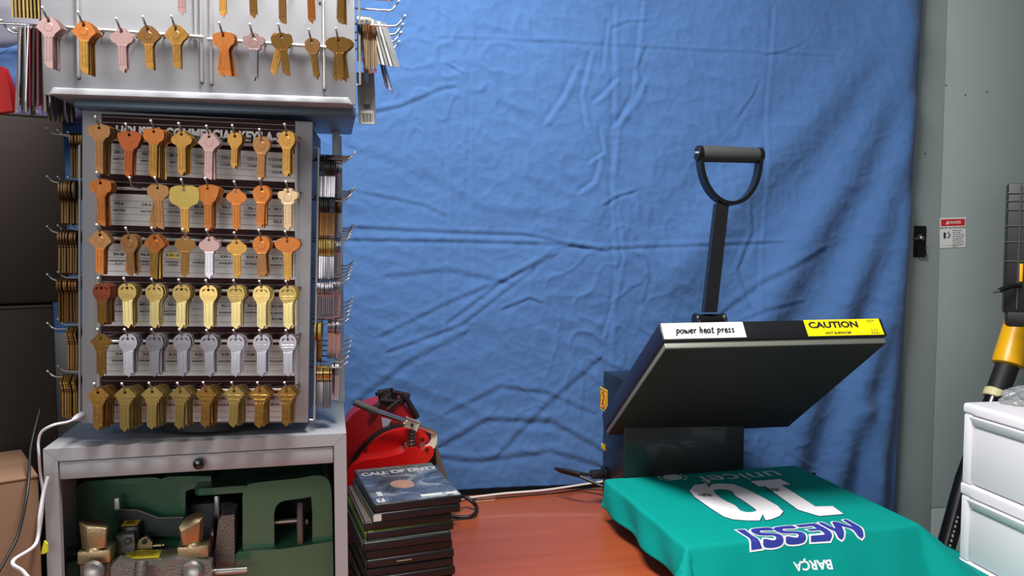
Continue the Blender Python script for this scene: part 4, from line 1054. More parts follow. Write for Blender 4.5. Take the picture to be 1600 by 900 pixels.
MB().prism([(CW, -.0006), (CW, ctz), (CW-sw2, ctz), (CW-sw2+.0004, -rh-.0002)], .012).build('stile', M_cab, kc)
MB().box(0, .002, .012, .34, ctz, -.002).build('side_panel', M_cab, kc); MB().box(CW-.002, CW, .012, .34, ctz, -.002).build('side_panel', M_cab, kc)
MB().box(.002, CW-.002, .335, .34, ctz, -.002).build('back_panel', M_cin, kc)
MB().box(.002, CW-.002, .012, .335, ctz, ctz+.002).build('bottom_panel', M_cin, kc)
dz = KCF.hit(92, 749, .003).z; 
dr = MB().box(sw_+.0008, CW-sw2-.0008, .0015, .010, dz, -rh-.0014, .0008).build('door', M_cab, kc)
q = KCF.hit(311, 724, -.006)
MB().lathe([(.0035, 0), (.0035, .006), (.0072, .0075), (.0078, .010), (.0065, .0135), (.002, .0150)], (q.x, .0015, q.z), (0, -1, 0), 24).build('knob', mat('glossy black plastic', (12, 12, 13), .12, coat=.5), dr)
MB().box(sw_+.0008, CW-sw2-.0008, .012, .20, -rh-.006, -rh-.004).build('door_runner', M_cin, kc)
# ---------------------------------------------------------------- key cutting machine
MF = Frame(KCF.M @ Vector((0, .0, ctz+.002)), math.atan(.23))
km = thing('key_cutting_machine', MF, 'dark green and grey key cutting machine sitting inside the grey cabinet', 'key machine')
M_gr = mat('glossy green enamel', (56, 110, 80), .3, bump=.12, bscale=220, coat=.3, var=.05)
M_ham = mat('grey hammer finish', (120, 118, 114), .35, .5, bump=.8, bscale=420, var=.25, vscale=260)
M_brz = mat('bronze nickel plating', (176, 156, 120), .34, .85, bump=.15, bscale=300, var=.12, vscale=60)
M_brk = mat('brown metal', (92, 76, 62), .4, .6)
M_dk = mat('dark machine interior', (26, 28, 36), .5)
M_sst = mat('brushed steel', (150, 148, 144), .3, .9)
h = MF.hit
def P2(pts, d): return [(h(px, py, d).x, h(px, py, d).z if py < 900 else .003) for px, py in pts]
def soft(P, n=4):
    out = []
    for i in range(len(P)-1):
        p0, p1, p2, p3 = [Vector(P[max(0, min(len(P)-1, i+k))]) for k in (-1, 0, 1, 2)]
        for q in range(n):
            t = q/n; out.append(tuple(.5*((2*p1)+(p2-p0)*t+(2*p0-5*p1+4*p2-p3)*t*t+(3*p1-p0-3*p2+p3)*t**3)))
    return out+[tuple(P[-1])]
T = lambda d: Matrix.Translation((0, d, 0))
zb = 0.0
def ground(pts, d): # close an outline down to the cabinet floor
    q = P2(pts, d); return q+[(q[-1][0], .004), (q[0][0], .004)]
d1 = .12
# left cover
o = P2([(104, 905), (106, 850), (113, 790), (117, 768), (124, 757), (138, 752)], d1)
o += P2([(180, 749), (238, 746), (250, 749), (262, 745), (288, 744)], d1)+P2([(288, 744), (330, 744), (330, 764), (300, 764), (290, 768), (289, 816)], d1)[1:]
oz = P2([(289, 816), (289, 905)], d1)
lc = MB(); o = o[:1]+soft(o[1:9])+o[9:]; lc.prism(o+oz[1:], .13, T(d1), r=.011, clamp=False); lc.build('left_cover', M_gr, km, 50)
# top plate running forward
d2 = .085
tp = MB(); a, b = h(303, 776, d2), h(384, 772, d2); zt2 = a.z
tp.prism([(a.x+.002, -.175), (b.x+.035, -.175), (b.x+.060, -.05), (b.x+.052, -.025), (b.x+.035, 0), (a.x+.006, 0), (a.x, -.008)], .010, Matrix.Translation((0, d2, zt2+.011)) @ Matrix.Rotation(math.radians(-90), 4, 'X') @ Matrix.Scale(-1, 4, (0, 0, 1)), r=.004)
for v in tp.b.verts: v.co.z = v.co.z
tp.build('top_plate', M_gr, km, 50)
sl = h(362, 757, d2+.05); 
s_ = MB(); zz = zt2+.0125
s_.prism(circ(0, 0, .010, .004, n=16), .0008, Matrix.Translation((MF.hitz(362, 757, zz).x, MF.hitz(362, 757, zz).y, zz)) @ Matrix.Rotation(math.radians(-90), 4, 'X')); s_.build('slot', M_dk, km, 0)
# right hood with window
d3 = .075
hood = P2([(379, 868), (379, 775), (383, 762), (392, 756), (420, 752), (460, 748), (474, 746), (484, 744), (500, 743), (511, 748), (517, 762), (519, 800), (520, 868)], d3)
win = P2([(429, 857), (428, 803), (431, 792), (437, 785), (446, 782), (470, 779), (486, 776), (488, 800), (488, 850)], d3)
hb_ = MB(); hood = hood[:1]+soft(hood[1:13], 3)+hood[13:]; hb_.prism(hood, .03, T(d3), [win], r=.008, clamp=False); hb_.build('right_hood', M_gr, km, 50)
hs_ = P2([(379, 775), (383, 762), (392, 756), (420, 752), (460, 748), (500, 743), (511, 748), (517, 762)], d3+.03)
top = MB(); n = len(hs_)
th_ = hs_ + [(x, z-.006) for x, z in hs_[::-1]]
top.prism(th_, .10, T(d3+.028)); top.build('hood_roof', M_gr, km, 50)
ba = P2([(366, 905), (366, 868), (373, 862), (440, 858), (480, 852), (520, 846), (522, 905)], d3-.012)
b_ = MB(); b_.prism(ba, .10, T(d3-.012), r=.006); b_.build('hood_base', M_gr, km, 50)
lb_ = P2([(99, 905), (103, 880), (122, 876), (124, 905)], .06); b_ = MB(); b_.prism(lb_, .08, T(.06), r=.003); b_.build('left_base', M_gr, km, 50)
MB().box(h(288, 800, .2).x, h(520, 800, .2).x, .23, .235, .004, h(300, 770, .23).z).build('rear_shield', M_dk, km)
# grinding wheel and shaft inside the window
wc = h(470, 818, d3+.02); wr = (h(470, 783, d3+.02).z-h(470, 852, d3+.02).z)/2
MB().lathe([(wr*.9, -.0045), (wr, -.003), (wr, .003), (wr*.9, .0045)], wc, (1, .0, 0), 28).build('grinding_wheel', mat('worn grey brown abrasive', (112, 102, 98), .8, var=.15), km)
e0 = h(400, 818, d3+.02)
MB().lathe([(.0042, 0), (.0042, (wc.x-e0.x))], e0, (1, 0, 0), 16).build('shaft', M_sst, km)
q = h(479, 815, d3+.026); MB().ball(q, .003, (.8, .6, 1.4), 10).build('glint_bead', mat('white glint', (240, 240, 240), .3), km)  # white bead standing in for a glint inside the hood window
# dark works between the covers
w1 = MB(); a, b = h(292, 800, .16), h(366, 790, .16)
w1.box(a.x, b.x, .16, .20, .01, h(330, 786, .16).z, .003); w1.build('motor_block', mat('dark blue grey casting', (56, 60, 74), .5), km)
a, b = h(300, 772, .11), h(322, 860, .11)
MB().box(h(334, 780, .1).x, h(343, 780, .1).x, .10, .115, h(338, 860, .1).z, h(338, 775, .1).z, .002).build('cutter_arm', M_sst, km)
a = h(333, 815, .07); MB().lathe([(.004, 0), (.024, .002), (.024, .005), (.006, .008)], (a.x-.004, .085, h(330, 833, .085).z), (1, 0, 0), 30).build('cutter_wheel', mat('brown grey tool steel', (110, 100, 94), .35, .8), km)
ga = P2([(340, 905), (336, 860), (341, 815), (346, 806), (366, 804), (366, 905)], .06)
g_ = MB(); g_.prism(ga, .05, T(.06), r=.003); g_.build('bearing_casting', M_ham, km, 50)
# thin clear guard with bent edge
gp = MB(); pts = [(178, 797), (188, 796), (216, 797), (232, 803), (247, 809), (286, 808)]
g3 = [h(px, py, .10) for px, py in pts]
gp.strap(g3, (0, 1, 0), .003, .0010)
low = [(286, 840), (186, 842), (178, 797)]
gm = MB(); gm.prism(P2(pts+[(286, 838), (190, 838)], .101), .001, T(.101)); 
gm.build('guard_plate', mat('dark grey guard', (58, 66, 70), .35, .3), km); gp.build('guard_edge', M_sst, km)
a, b = h(180, 795, .098), h(190, 777, .098)
MB().box(a.x, a.x+.0062, .094, .098, a.z, b.z, .0006, M=Matrix.Translation((0, 0, 0))).build('indicator_tab', mat('white metal tab', (214, 216, 218), .35, .2), km)
# black switch box with yellow label
a, b = h(184, 858, .075), h(217, 822, .075)
bxo = MB().box(a.x, b.x, .075, .105, .01, b.z, .002).build('switch_box', M_blk2, km)
MB().box(a.x+.004, b.x-.003, .079, .100, b.z+.0001, b.z+.0006).build('yellow_label', mat('warning yellow', (228, 190, 30), .5), bxo)
rr2 = MB(); cx_, cy_ = (a.x+b.x)/2, .09
rr2.tube([(cx_+.0045*math.cos(t), cy_+.004*math.sin(t), b.z+.0008) for t in [k*math.pi/8 for k in range(17)]], .0008, 5); rr2.build('label_ring', M_ink, bxo)
a, b = h(181, 857, .06), h(210, 834, .06)
MB().box(a.x, b.x, .06, .075, .01, b.z, .002).ball(((a.x+b.x)/2+.004, .06, (a.z+b.z)/2), .005).build('switch_bracket', M_ham, km)
# little bronze bracket with screws
a, b = h(214, 860, .07), h(236, 840, .07)
bb_ = MB(); bb_.prism(P2([(211, 858), (218, 843), (228, 838), (238, 848), (238, 858)], .07), .008, T(.07), r=.001); bb2 = bb_.build('stop_bracket', M_brz, km)
q = h(226, 846, .069); MB().lathe([(.0036, 0), (.0036, .002), (.0018, .0022)], q, (0, -1, 0), 14).build('screw', M_dk, bb2)
p_ = h(238, 853, .074); MB().lathe([(.0022, 0), (.0022, .008), (.0030, .0085), (.0030, .012), (.0022, .013), (.0022, .016)], p_, (1, 0, 0), 14).build('stop_screw', M_brz, km)
# carriage plate and yellow caution plate
ca = MB(); z_c = h(230, 872, .035).z
a, b = h(176, 872, .035), h(282, 872, .035)
ca.box(a.x-.002, b.x+.002, .030, .066, z_c-.02, z_c, .0015); car = ca.build('carriage_plate', M_brz, km)
p0_, p1_, p2_, p3_ = MF.hitz(193, 873, z_c+.0004), MF.hitz(248, 871, z_c+.0004), MF.hitz(253, 859, z_c+.0004), MF.hitz(200, 859, z_c+.0004)
cp = MB(); cp.hexa([p-Vector((0, 0, .0003)) for p in (p0_, p1_, p2_, p3_)], (p0_, p1_, p2_, p3_)); cpo = cp.build('caution_plate', mat('label yellow', (236, 216, 50), .5), car, 0)
bm = bmesh.new(); mid_ = (p0_+p1_+p2_+p3_)/4
for txt, dy, sz in (('CAUTION', .0075, .0060), ('WEAR SAFETY GLASSES', .0010, .0032), ('KEEP HANDS CLEAR', -.0038, .0032), ('OF CUTTING WHEELS', -.0086, .0032)):
    t = text_bm(txt, sz, bold=.0001); add_bm(bm, t, lambda co: Vector((mid_.x+co.x, mid_.y+dy*.95+co.y, z_c+.0008))); t.free()
me = bpy.data.meshes.new('plate_lettering'); bm.to_mesh(me); bm.free(); link('plate_lettering', me, M_ink, cpo, 0)
# two vise blocks with their wing nuts
def vise(x0p, x1p, ytop, ybot, wing, wtop, dd):
    a, b = h(x0p, ybot, dd), h(x1p, ytop, dd)
    vb = MB(); vb.box(a.x, b.x, dd, dd+.030, a.z, b.z, .0012); v = vb.build('vise_block', M_brz, km)
    MB().box(a.x-.001, b.x+.001, dd-.001, dd+.034, a.z-.032, a.z-.0005, .0012).build('vise_base', M_brk, km)
    # wing: an angular lever seen from its end, tall with a sloping top
    q = [h(px, py, dd+.004) for px, py in wing]
    zt__ = max(p.z for p in q); zlow = b.z+.003
    ring = [MF.hitz(px, py, h(px, py, dd+.010).z) for px, py in wtop]
    w_ = MB(); bot = []
    cxw = sum(p.x for p in ring)/len(ring); cyw = sum(p.y for p in ring)/len(ring)
    vs1 = [w_.b.verts.new((p.x, p.y, p.z)) for p in ring]; vs0 = [w_.b.verts.new((cxw+(p.x-cxw)*.9, p.y, b.z+.0035)) for p in ring]
    m_ = len(ring)
    w_.b.faces.new(vs1); w_.b.faces.new(vs0[::-1])
    for i in range(m_): w_.b.faces.new((vs1[i], vs0[i], vs0[(i+1) % m_], vs1[(i+1) % m_]))
    bmesh.ops.recalc_face_normals(w_.b, faces=w_.b.faces)
    bmesh.ops.bevel(w_.b, geom=list(w_.b.edges), offset=.0008, segments=2, affect='EDGES', profile=.5, clamp_overlap=True)
    wo = w_.build('wing_nut', M_brz, v)
    MB().lathe([(.010, 0), (.009, .003), (.006, .005)], (cxw, cyw, b.z), (0, 0, 1), 20).build('collar', M_brz, v)
    return a, b
def wing_ring(pts, dd):
    return pts
def vise2(blk, wtop, dd, wbot):
    """blk: photo box of the block front; wtop: (px, py, depth) ring of the lever's top"""
    (x0p, y0p, x1p, y1p) = blk; a, b = h(x0p, y1p, dd), h(x1p, y0p, dd)
    v = MB().box(a.x, b.x, dd, dd+.034, a.z, b.z, .0012).build('vise_block', M_brz, km)
    vb_ = MB().box(a.x+.002, b.x-.0005, dd+.001, dd+.034, max(.004, a.z-.095), a.z-.0006, .0012).build('vise_base', M_brk, km)
    ring = [h(px, py, dd+d_) for px, py, d_ in wtop]
    w_ = MB(); cx__ = sum(p.x for p in ring)/len(ring); cy__ = sum(p.y for p in ring)/len(ring)
    vs1 = [w_.b.verts.new(p) for p in ring]; vs0 = [w_.b.verts.new((cx__+(p.x-cx__)*wbot, p.y, b.z+.003)) for p in ring]; m_ = len(ring)
    w_.b.faces.new(vs1); w_.b.faces.new(vs0[::-1])
    for i in range(m_): w_.b.faces.new((vs1[i], vs0[i], vs0[(i+1) % m_], vs1[(i+1) % m_]))
    bmesh.ops.recalc_face_normals(w_.b, faces=w_.b.faces)
    bmesh.ops.bevel(w_.b, geom=list(w_.b.edges), offset=.0009, segments=2, affect='EDGES', profile=.5, clamp_overlap=True)
    w_.build('wing_lever', M_brz, v)
    MB().lathe([(.012, 0), (.011, .002), (.009, .0045)], (cx__, cy__, b.z), (0, 0, 1), 20).build('collar', M_brz, v)
vise2((121, 859, 172, 883), [(123, 815, .004), (135, 823, -.001), (166, 826, -.001), (170, 822, .004), (153, 810, .020), (128, 812, .020)], .02, .84)
vise2((277, 852, 325, 875), [(279, 824, .000), (283, 830, -.002), (312, 815, .004), (320, 802, .014), (314, 797, .020), (292, 806, .012)], .022, .8)
# grey casting in front, lever, round caps
fc = MB(); fo = P2([(172, 930), (173, 886), (182, 876), (210, 884), (246, 882), (276, 872), (282, 874), (330, 880), (338, 930)], .012)
fc.prism(fo, .02, T(.012), r=.004); fc.build('front_casting', M_ham, km, 50)
a, b = h(222, 880, -.002), h(218, 925, -.012)
MB().lathe([(.004, -.001), (.0075, .001), (.0085, .006), (.0085, .05)], a+Vector((0, 0, .004)), b-a, 18).build('feed_lever', mat('grained grey grip', (96, 92, 90), .4, .6, bump=.6, bscale=500), km)
for px in (146, 300):
    q = h(px, 893, .008); MB().lathe([(.014, 0), (.014, .004), (.010, .006), (.004, .0045)], q, (0, -1, .25), 24).build('clamp_cap', M_sst, km)
p_ = h(345, 893, .035); MB().lathe([(.006, 0), (.006, .045)], p_-Vector((.01, 0, 0)), (1, 0, -.02), 18).build('carriage_rod', M_sst, km)
a, b = h(108, 855, .05), h(122, 872, .05)
MB().lathe([(.006, 0), (.006, .012)], (a.x-.002, .05, h(115, 862, .05).z), (1, 0, 0), 16).build('side_knob', M_dk, km)
# ---------------------------------------------------------------- stack of game cases
GF = Frame(onz(585, 788, H-.392), math.radians(20))
gz = H-.392
M_case = mat('black case plastic', (17, 17, 22), .38, spec=.5)
M_slv = mat('clear dark sleeve', (52, 50, 48), .2, coat=.5)
def art_material():
    m = bpy.data.materials.new('cover_print'); m.use_nodes = True; nt = m.node_tree; b = nt.nodes['Principled BSDF']
    b.inputs['Roughness'].default_value = .18; b.inputs['Coat Weight'].default_value = .5
    tc = nt.nodes.new('ShaderNodeTexCoord'); n = nt.nodes.new('ShaderNodeTexNoise'); n.inputs['Scale'].default_value = 22; n.inputs['Detail'].default_value = 6; n.inputs['Distortion'].default_value = 1.2
    r = nt.nodes.new('ShaderNodeValToRGB'); r.color_ramp.elements[0].position = .34; r.color_ramp.elements[0].color = (.022, .026, .038, 1); r.color_ramp.elements[1].position = .72; r.color_ramp.elements[1].color = (.40, .42, .43, 1)
    e = r.color_ramp.elements.new(.52); e.color = (.10, .115, .14, 1)
    nt.links.new(tc.outputs['Object'], n.inputs['Vector']); nt.links.new(n.outputs['Fac'], r.inputs[0]); nt.links.new(r.outputs[0], b.inputs['Base Color']); return m
M_art = art_material()
CWd, CDp, CH = .135, .190, .0146
def make_case(slv):
    r = bpy.data.objects.new('game_case', None); COL.objects.link(r)
    MB().box(0, CWd, 0, CDp, .0005, CH-.0005, .0022, 3).build('shell', M_case, r)
    MB().box(-.0005, .004, .003, CDp-.003, .0012, CH-.0012, .0006).build('spine_sleeve', slv, r)
    MB().box(.0025, CWd-.003, .003, CDp-.003, CH-.0006, CH-.0001).build('cover_sleeve', slv, r)
    return r
slvs = [M_slv, mat('green grey sleeve', (86, 92, 84), .25, coat=.4), mat('tan sleeve', (120, 108, 96), .25, coat=.4), mat('bright green sleeve', (158, 214, 40), .3, coat=.4)]
cases = [make_case(s) for s in slvs]
fx = [585, 583, 569.5, 572.5, 566.5, 570, 572, 571, 574, 570, 573, 571, 574]
ncase = int((gz-TZ)/CH)+1
gap = (gz-TZ)/ncase
base_x = GF.hit(585, 788).x
pos = ['topmost, with a titled war scene cover', 'directly under the titled top case, with a pale corner label', 'jutting left just above a bright green spine', 'with the bright green spine',
       'jutting furthest left, fifth from the top', 'sixth from the top of the stack', 'seventh from the top with a pale scratch', 'eighth from the top of the stack', 'ninth from the top of the stack', 'tenth from the top of the stack', 'eleventh from the top of the stack',
       'twelfth from the top of the stack', 'lowest but one in the stack', 'lowest in the stack on the red table', 'lowest']
used = set()
order = [0, 1, 2, 3, 1, 0, 2, 0, 1, 2, 0, 1, 0, 2]
for i in range(ncase):
    src = cases[order[i % 14]]
    if order[i % 14] in used: c = copy_tree(src)
    else: c = src; used.add(order[i % 14])
    px = fx[i] if i < len(fx) else 572
    dx = (px-585)/F*1.19; dy = [0, -.001, .006, .003, -.002, .001, 0, .002, -.001, .002, 0, .001, 0, 0][i % 14]
    c.matrix_world = Matrix.Translation((0, 0, TZ-gz+gz-gap*0)) @ Matrix.Identity(4)
    M = GF.M.copy(); M.translation = GF.M @ Vector((dx, dy, -gap*(i+1)))
    c.matrix_world = M @ Matrix.Rotation([0, .01, -.015, .01, -.01, .012, 0, -.008, .01, 0, .01, 0, 0, 0][i % 14], 4, 'Z') @ Matrix.Scale(gap/CH, 4, (0, 0, 1))
    lab = 'black plastic game case ' + (pos[i] if i < ncase-1 else 'lowest in the stack on the red table')
    tag(c, lab, 'game case', 'stacked game cases')
    if i == 0: topc = c
    if i == 6: scr = c
for ch in [x for x in COL.objects if x.parent == topc and x.name.startswith('cover_sleeve')]:
    bpy.data.objects.remove(ch)
# copies after the top one keep sleeves; the top case carries its printed cover
cv = MB().box(.0008, CWd-.001, .001, CDp-.001, CH-.0004, CH+.0001).build('printed_cover', M_art, topc, 0)
def flatprint(name, par, jobs, m, z, bold=.02):
    bm = bmesh.new()
    for txt, x, y, size, sx, *al in jobs:
        t = text_bm(txt, size, bold=bold*size, sx=sx, align=al[0] if al else 'CENTER'); add_bm(bm, t, lambda co: Vector((x+co.x, y+co.y, z))); t.free()
    me = bpy.data.meshes.new(name); bm.to_mesh(me); bm.free(); return link(name, me, m, par, 0)
MB().box(.002, CWd-.002, CDp-.020, CDp-.002, CH+.0001, CH+.0003).build('title_band', mat('grey cover band', (92, 96, 94), .25, coat=.4), cv, 0)
flatprint('title_lettering', cv, [('CALL OF DUTY', CWd/2+.003, CDp-.036, .0235, .80)], mat('pale title ink', (196, 200, 196), .35), CH+.0005, .045)
flatprint('console_lettering', cv, [('PlayStation.2', .006, CDp-.011, .012, 1.15, 'LEFT')], mat('dim title ink', (150, 154, 154), .35), CH+.0006, .02)
bl_ = MB()
for cx_, cy_, rx_, ry_ in ((.060, .085, .019, .021), (.064, .073, .013, .013)):
    bl_.prism(circ(0, 0, rx_, ry_, n=20), .0002, Matrix.Translation((cx_, cy_, CH+.0003+.0001*(rx_ < .015))) @ Matrix.Rotation(math.radians(-90), 4, 'X'))
bl_.build('cover_blotch', mat('peach cover tone', (176, 134, 112), .3, var=.3, vscale=90), cv, 0)
for x0_, x1_, y0_, y1_, nm in ((.074, .108, .010, .020, 'price_sticker'), (.113, .131, .010, .018, 'price_sticker'), (.006, .018, .006, .022, 'rating_box')):
    MB().box(x0_, x1_, y0_, y1_, CH+.0002, CH+.0005).build(nm, M_cw, cv, 0)
MB().box(.012, .020, .035, .055, CH+.0002, CH+.0005, M=Matrix.Translation((0, 0, 0))).build('light_patch', M_cw, cv, 0)
flatprint('rating_letter', cv, [('T', .012, .014, .013, 1)], M_ink, CH+.0007, .03)
MB().box(.045, .068, -.0006, .0, .006, .0075, .0002).build('scratch', mat('pale scratch', (150, 140, 130), .6), scr)
z_ = [x for x in COL.objects if x.parent and x.get('label') is None and x.name.startswith('shell')]
rb2 = cases[1]
MB().box(.0, .012, -.0004, .0006, .002, .0125).build('rating_corner', M_cw, rb2 if rb2.get('label') else topc, 0)

# ---------------------------------------------------------------- red machine behind the cases
RF = Frame(onz(612, 800, TZ), math.radians(12)); RF = Frame(Vector((RF.M.translation.x, RF.M.translation.y, TZ)), math.radians(12))
sh_ = at(610, 745, 1.50); RF = Frame(Vector((sh_.x, sh_.y, TZ)), math.radians(12))
rm = thing('red_press_machine', RF, 'glossy red workshop machine with a chrome crank bar behind the game cases', 'machine')
M_red = mat('glossy red enamel', (206, 24, 24), .22, coat=.5, var=.05)
M_dred = mat('darker red casting', (150, 18, 22), .35, var=.12, vscale=20)
rh_ = RF.hit
def RP(pts, d): return [(rh_(px, py, d).x, rh_(px, py, d).z) for px, py in pts]
def rpoly(name, pts, d, depth, m, r=.003, par=None, sm=50):
    q = RP(pts, d); q = q[:1]+soft(q[1:-1], 3)+q[-1:] if len(q) > 7 else q
    mb = MB(); mb.prism(q, depth, Matrix.Translation((0, d, 0)), r=min(r, .003), clamp=len(q) < 9); return mb.build(name, m, par or rm, sm)
rpoly('rear_housing', [(520, 790), (520, 690), (541, 660), (556, 644), (575, 634), (600, 628), (618, 622), (640, 640), (655, 668), (668, 700), (676, 740), (690, 790)], .05, .07, M_dred, .008)
rpoly('black_flange', [(528, 790), (540, 745), (552, 715), (570, 692), (592, 675), (615, 665), (640, 664), (662, 668), (676, 684), (681, 705), (685, 790)], .030, .02, mat('black rubber flange', (16, 15, 17), .45), .002)
rpoly('front_cover', [(536, 790), (545, 748), (557, 722), (574, 700), (596, 682), (618, 673), (642, 670), (660, 674), (671, 686), (673, 705), (668, 725), (664, 790)], .012, .02, M_red, .004)
rpoly('front_casting', [(532, 775), (542, 742), (552, 728), (570, 720), (595, 716), (615, 712), (630, 707), (637, 700), (652, 699), (658, 705), (664, 700), (672, 697), (678, 703), (675, 715), (664, 726), (650, 733), (636, 736), (628, 730), (612, 732), (602, 742), (598, 790), (545, 790)], -.012, .026, M_red, .006)
for px, py in ((571, 701), (629, 693), (660, 687), (667, 702), (572, 690)):
    q = rh_(px, py, .010 if (px, py) != (667, 702) else -.013); MB().lathe([(.0032, 0), (.0032, .002), (.0012, .0026)], q, (0, -1, 0), 10).build('bolt', mat('dark red bolt', (90, 20, 20), .4, .4), rm)
# spring, rod, bar
a, b = rh_(642, 702, -.004), rh_(644, 664, -.004)
ax_ = (b-a).normalized()
MB().tube([a, b], .0034, 12).build('rod', M_sst, rm)
sp = MB(); L_ = (b-a).length*.86; n1 = ax_.orthogonal().normalized(); n2 = ax_.cross(n1)
sp.tube([a+ax_*(L_*k/96)+(n1*math.cos(k*2*math.pi*6/96)+n2*math.sin(k*2*math.pi*6/96))*.0062 for k in range(97)], .0019, 8)
sp.build('spring', mat('spring steel', (140, 134, 128), .35, .85), rm)
c0, c1, c2 = rh_(553, 628, -.022), rh_(589, 643, -.018), rh_(680, 675, -.006)
MB().lathe([(.0060, 0), (.0066, .003), (.0066, (c1-c0).length-.002), (.0056, (c1-c0).length)], c0, c1-c0, 20).build('knurled_grip', mat('knurled steel', (128, 124, 120), .5, .7, bump=1, bscale=700), rm)
MB().lathe([(.0056, 0), (.0056, (c2-c1).length-.003), (.0050, (c2-c1).length)], c1, c2-c1, 20).build('crank_bar', M_chrome, rm)
k0 = rh_(643, 662, -.012); dv = (c2-c1).normalized(); upv = Vector((0, 0, 1)); sd = dv.cross(upv).normalized()
Mx = Matrix((dv, sd, sd.cross(dv))).transposed().to_4x4(); Mx.translation = k0
MB().box(-.012, .012, -.009, .009, -.008, .008, .002, M=Mx).build('clamp_block', mat('cast nickel', (200, 194, 180), .35, .7), rm)
MB().lathe([(.003, 0), (.003, .003)], k0-sd*-.0 + Vector((0, -.0095, 0)), (0, -1, 0), 10).build('clamp_bolt', M_dk, rm)
hk = rpoly('cream_hook', [(672, 670), (679, 672), (683, 682), (682, 694), (677, 702), (670, 703), (664, 699), (670, 694), (674, 686), (674, 678)], -.006, .008, mat('cream painted steel', (214, 208, 188), .4), .0015)
# dark bracket on the top and strut down the right
for p, q, r in (((577, 648), (612, 612), .006), ((612, 612), (640, 618), .006), ((594, 625), (632, 628), .0055), ((605, 640), (632, 618), .005), ((612, 606), (613, 618), .003), ((632, 618), (652, 652), .007), ((588, 616), (600, 612), .005)):
    MB().tube([rh_(*p, .04), rh_(*q, .05)], r*.8, 8).build('bracket_bar', mat('dark grimy steel', (44, 36, 36), .5, .4), rm)
rpoly('top_pad', [(590, 612), (614, 608), (622, 620), (608, 636), (592, 628)], .045, .02, MATS['dark grimy steel'], .003)
MB().strap([rh_(676, 690, .06), rh_(702, 770, .06)], (1, 0, .3), .012, .012).build('strut', mat('grey brown strut', (104, 96, 92), .5, .3), rm)
rpoly('paper_note', [(596, 652), (612, 656), (604, 670), (598, 668)], .046, .001, mat('grey paper', (150, 150, 160), .6), 0)
MB().box(-.10, .10, -.02, .16, 0, .03, .004).build('machine_base', M_dred, rm)
MB().box(-.09, -.03, -.0, .12, .03, .13, .004).box(.02, .07, .0, .12, .03, .13, .004).build('machine_frame', M_dred, rm)

# ---------------------------------------------------------------- cables on the table
def cable(name, pts, r, m, label, cat='cable'):
    P = [Vector(p) for p in pts]; Q = []
    for i in range(len(P)-1):
        p0, p1, p2, p3 = P[max(i-1, 0)], P[i], P[i+1], P[min(i+2, len(P)-1)]
        for t in [k/6 for k in range(6)]: Q.append(.5*((2*p1)+(p2-p0)*t+(2*p0-5*p1+4*p2-p3)*t*t+(3*p1-p0-3*p2+p3)*t**3))
    Q.append(P[-1]); return tag(MB().tube(Q, r, 8).build(name, m, None, 60), label, cat)
M_cbl = MATS['black cable rubber']
tz = lambda px, py, z=TZ+.004: onz(px, py, z)
cable('cable', [tz(700, 790, TZ+.03), tz(722, 776, TZ+.03), tz(738, 784, TZ+.02), tz(745, 795, TZ+.005), tz(738, 806, TZ+.0055), tz(722, 808, TZ+.005), tz(700, 806, TZ+.005)], .0042, M_cbl, 'thick black cable looping out from behind the game cases onto the table')
cable('cable', [tz(690, 812), tz(712, 812, TZ+.002), tz(730, 810, TZ+.002), tz(738, 809, TZ+.002)], .0015, M_cbl, 'thin black wire lying under the thick cable loop')
cable('cable', [tz(700, 783, TZ+.005), tz(740, 777, TZ+.005), tz(790, 771, TZ+.005), tz(850, 766, TZ+.005), tz(905, 758, TZ+.005), tz(945, 752, TZ+.006)], .0028, mat('off white cable', (200, 192, 184), .5), 'off white cable running along the hem of the blue curtain')
cable('cable', [tz(735, 782, TZ+.002), tz(800, 776, TZ+.002), tz(870, 770, TZ+.002), tz(915, 764, TZ+.002), tz(948, 765, TZ+.002)], .0017, M_cbl, 'thin black wire lying in front of the off white cable')
# frayed paper scrap by the loop
tag(MB().hexa([tz(742, 785, TZ+.0005), tz(772, 783, TZ+.0005), tz(776, 776, TZ+.0005), tz(745, 777, TZ+.0005)], [tz(742, 785, TZ+.001), tz(772, 783, TZ+.001), tz(776, 776, TZ+.001), tz(745, 777, TZ+.001)]).build('tape_scrap', mat('tan tape', (166, 104, 72), .5), None, 0), 'tan scrap of tape stuck to the table beside the cable loop', 'tape')

# ---------------------------------------------------------------- left: cardboard boxes and bits
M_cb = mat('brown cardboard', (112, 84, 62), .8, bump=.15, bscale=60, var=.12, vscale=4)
M_cb2 = mat('shaded brown cardboard', (38, 28, 23), .85, bump=.15, bscale=60, var=.12, vscale=4)  # cardboard brown darkened, the shade on these boxes is in the colour
def carton(fr, x0, x1, y0, y1, z0, z1, m, label):
    t = thing('cardboard_box', Frame(fr.M @ Vector(((x0+x1)/2, (y0+y1)/2, z0)), fr.yaw), label, 'box', 'cardboard boxes left of the cabinet')
    w_, d_, h_ = (x1-x0)/2, (y1-y0)/2, z1-z0
    MB().box(-w_, w_, -d_, d_, 0, h_-.003, .004).build('carton', m, t)
    MB().box(-w_, w_, -d_, -.001, h_-.004, h_-.001, .001).build('flap', m, t); MB().box(-w_, w_, .001, d_, h_-.004, h_-.001, .001).build('flap', m, t)
    return t
yawL = math.radians(31)
LF = Frame(Vector((0, 0, 0)), yawL); LF.yaw = yawL
def lf(px, py, Y): return LF.I @ at(px, py, Y)
e1 = lf(104, 330, 1.22); zt1 = at(80, 186, 1.25).z; zm = at(60, 474, 1.22).z
carton(LF, e1.x-.5, e1.x, e1.y, e1.y+.30, zm+.002, zt1, M_cb2, 'shaded brown cardboard box left of the key displays, upper of the tall pair')
e2 = lf(88, 600, 1.19); zb2 = .30
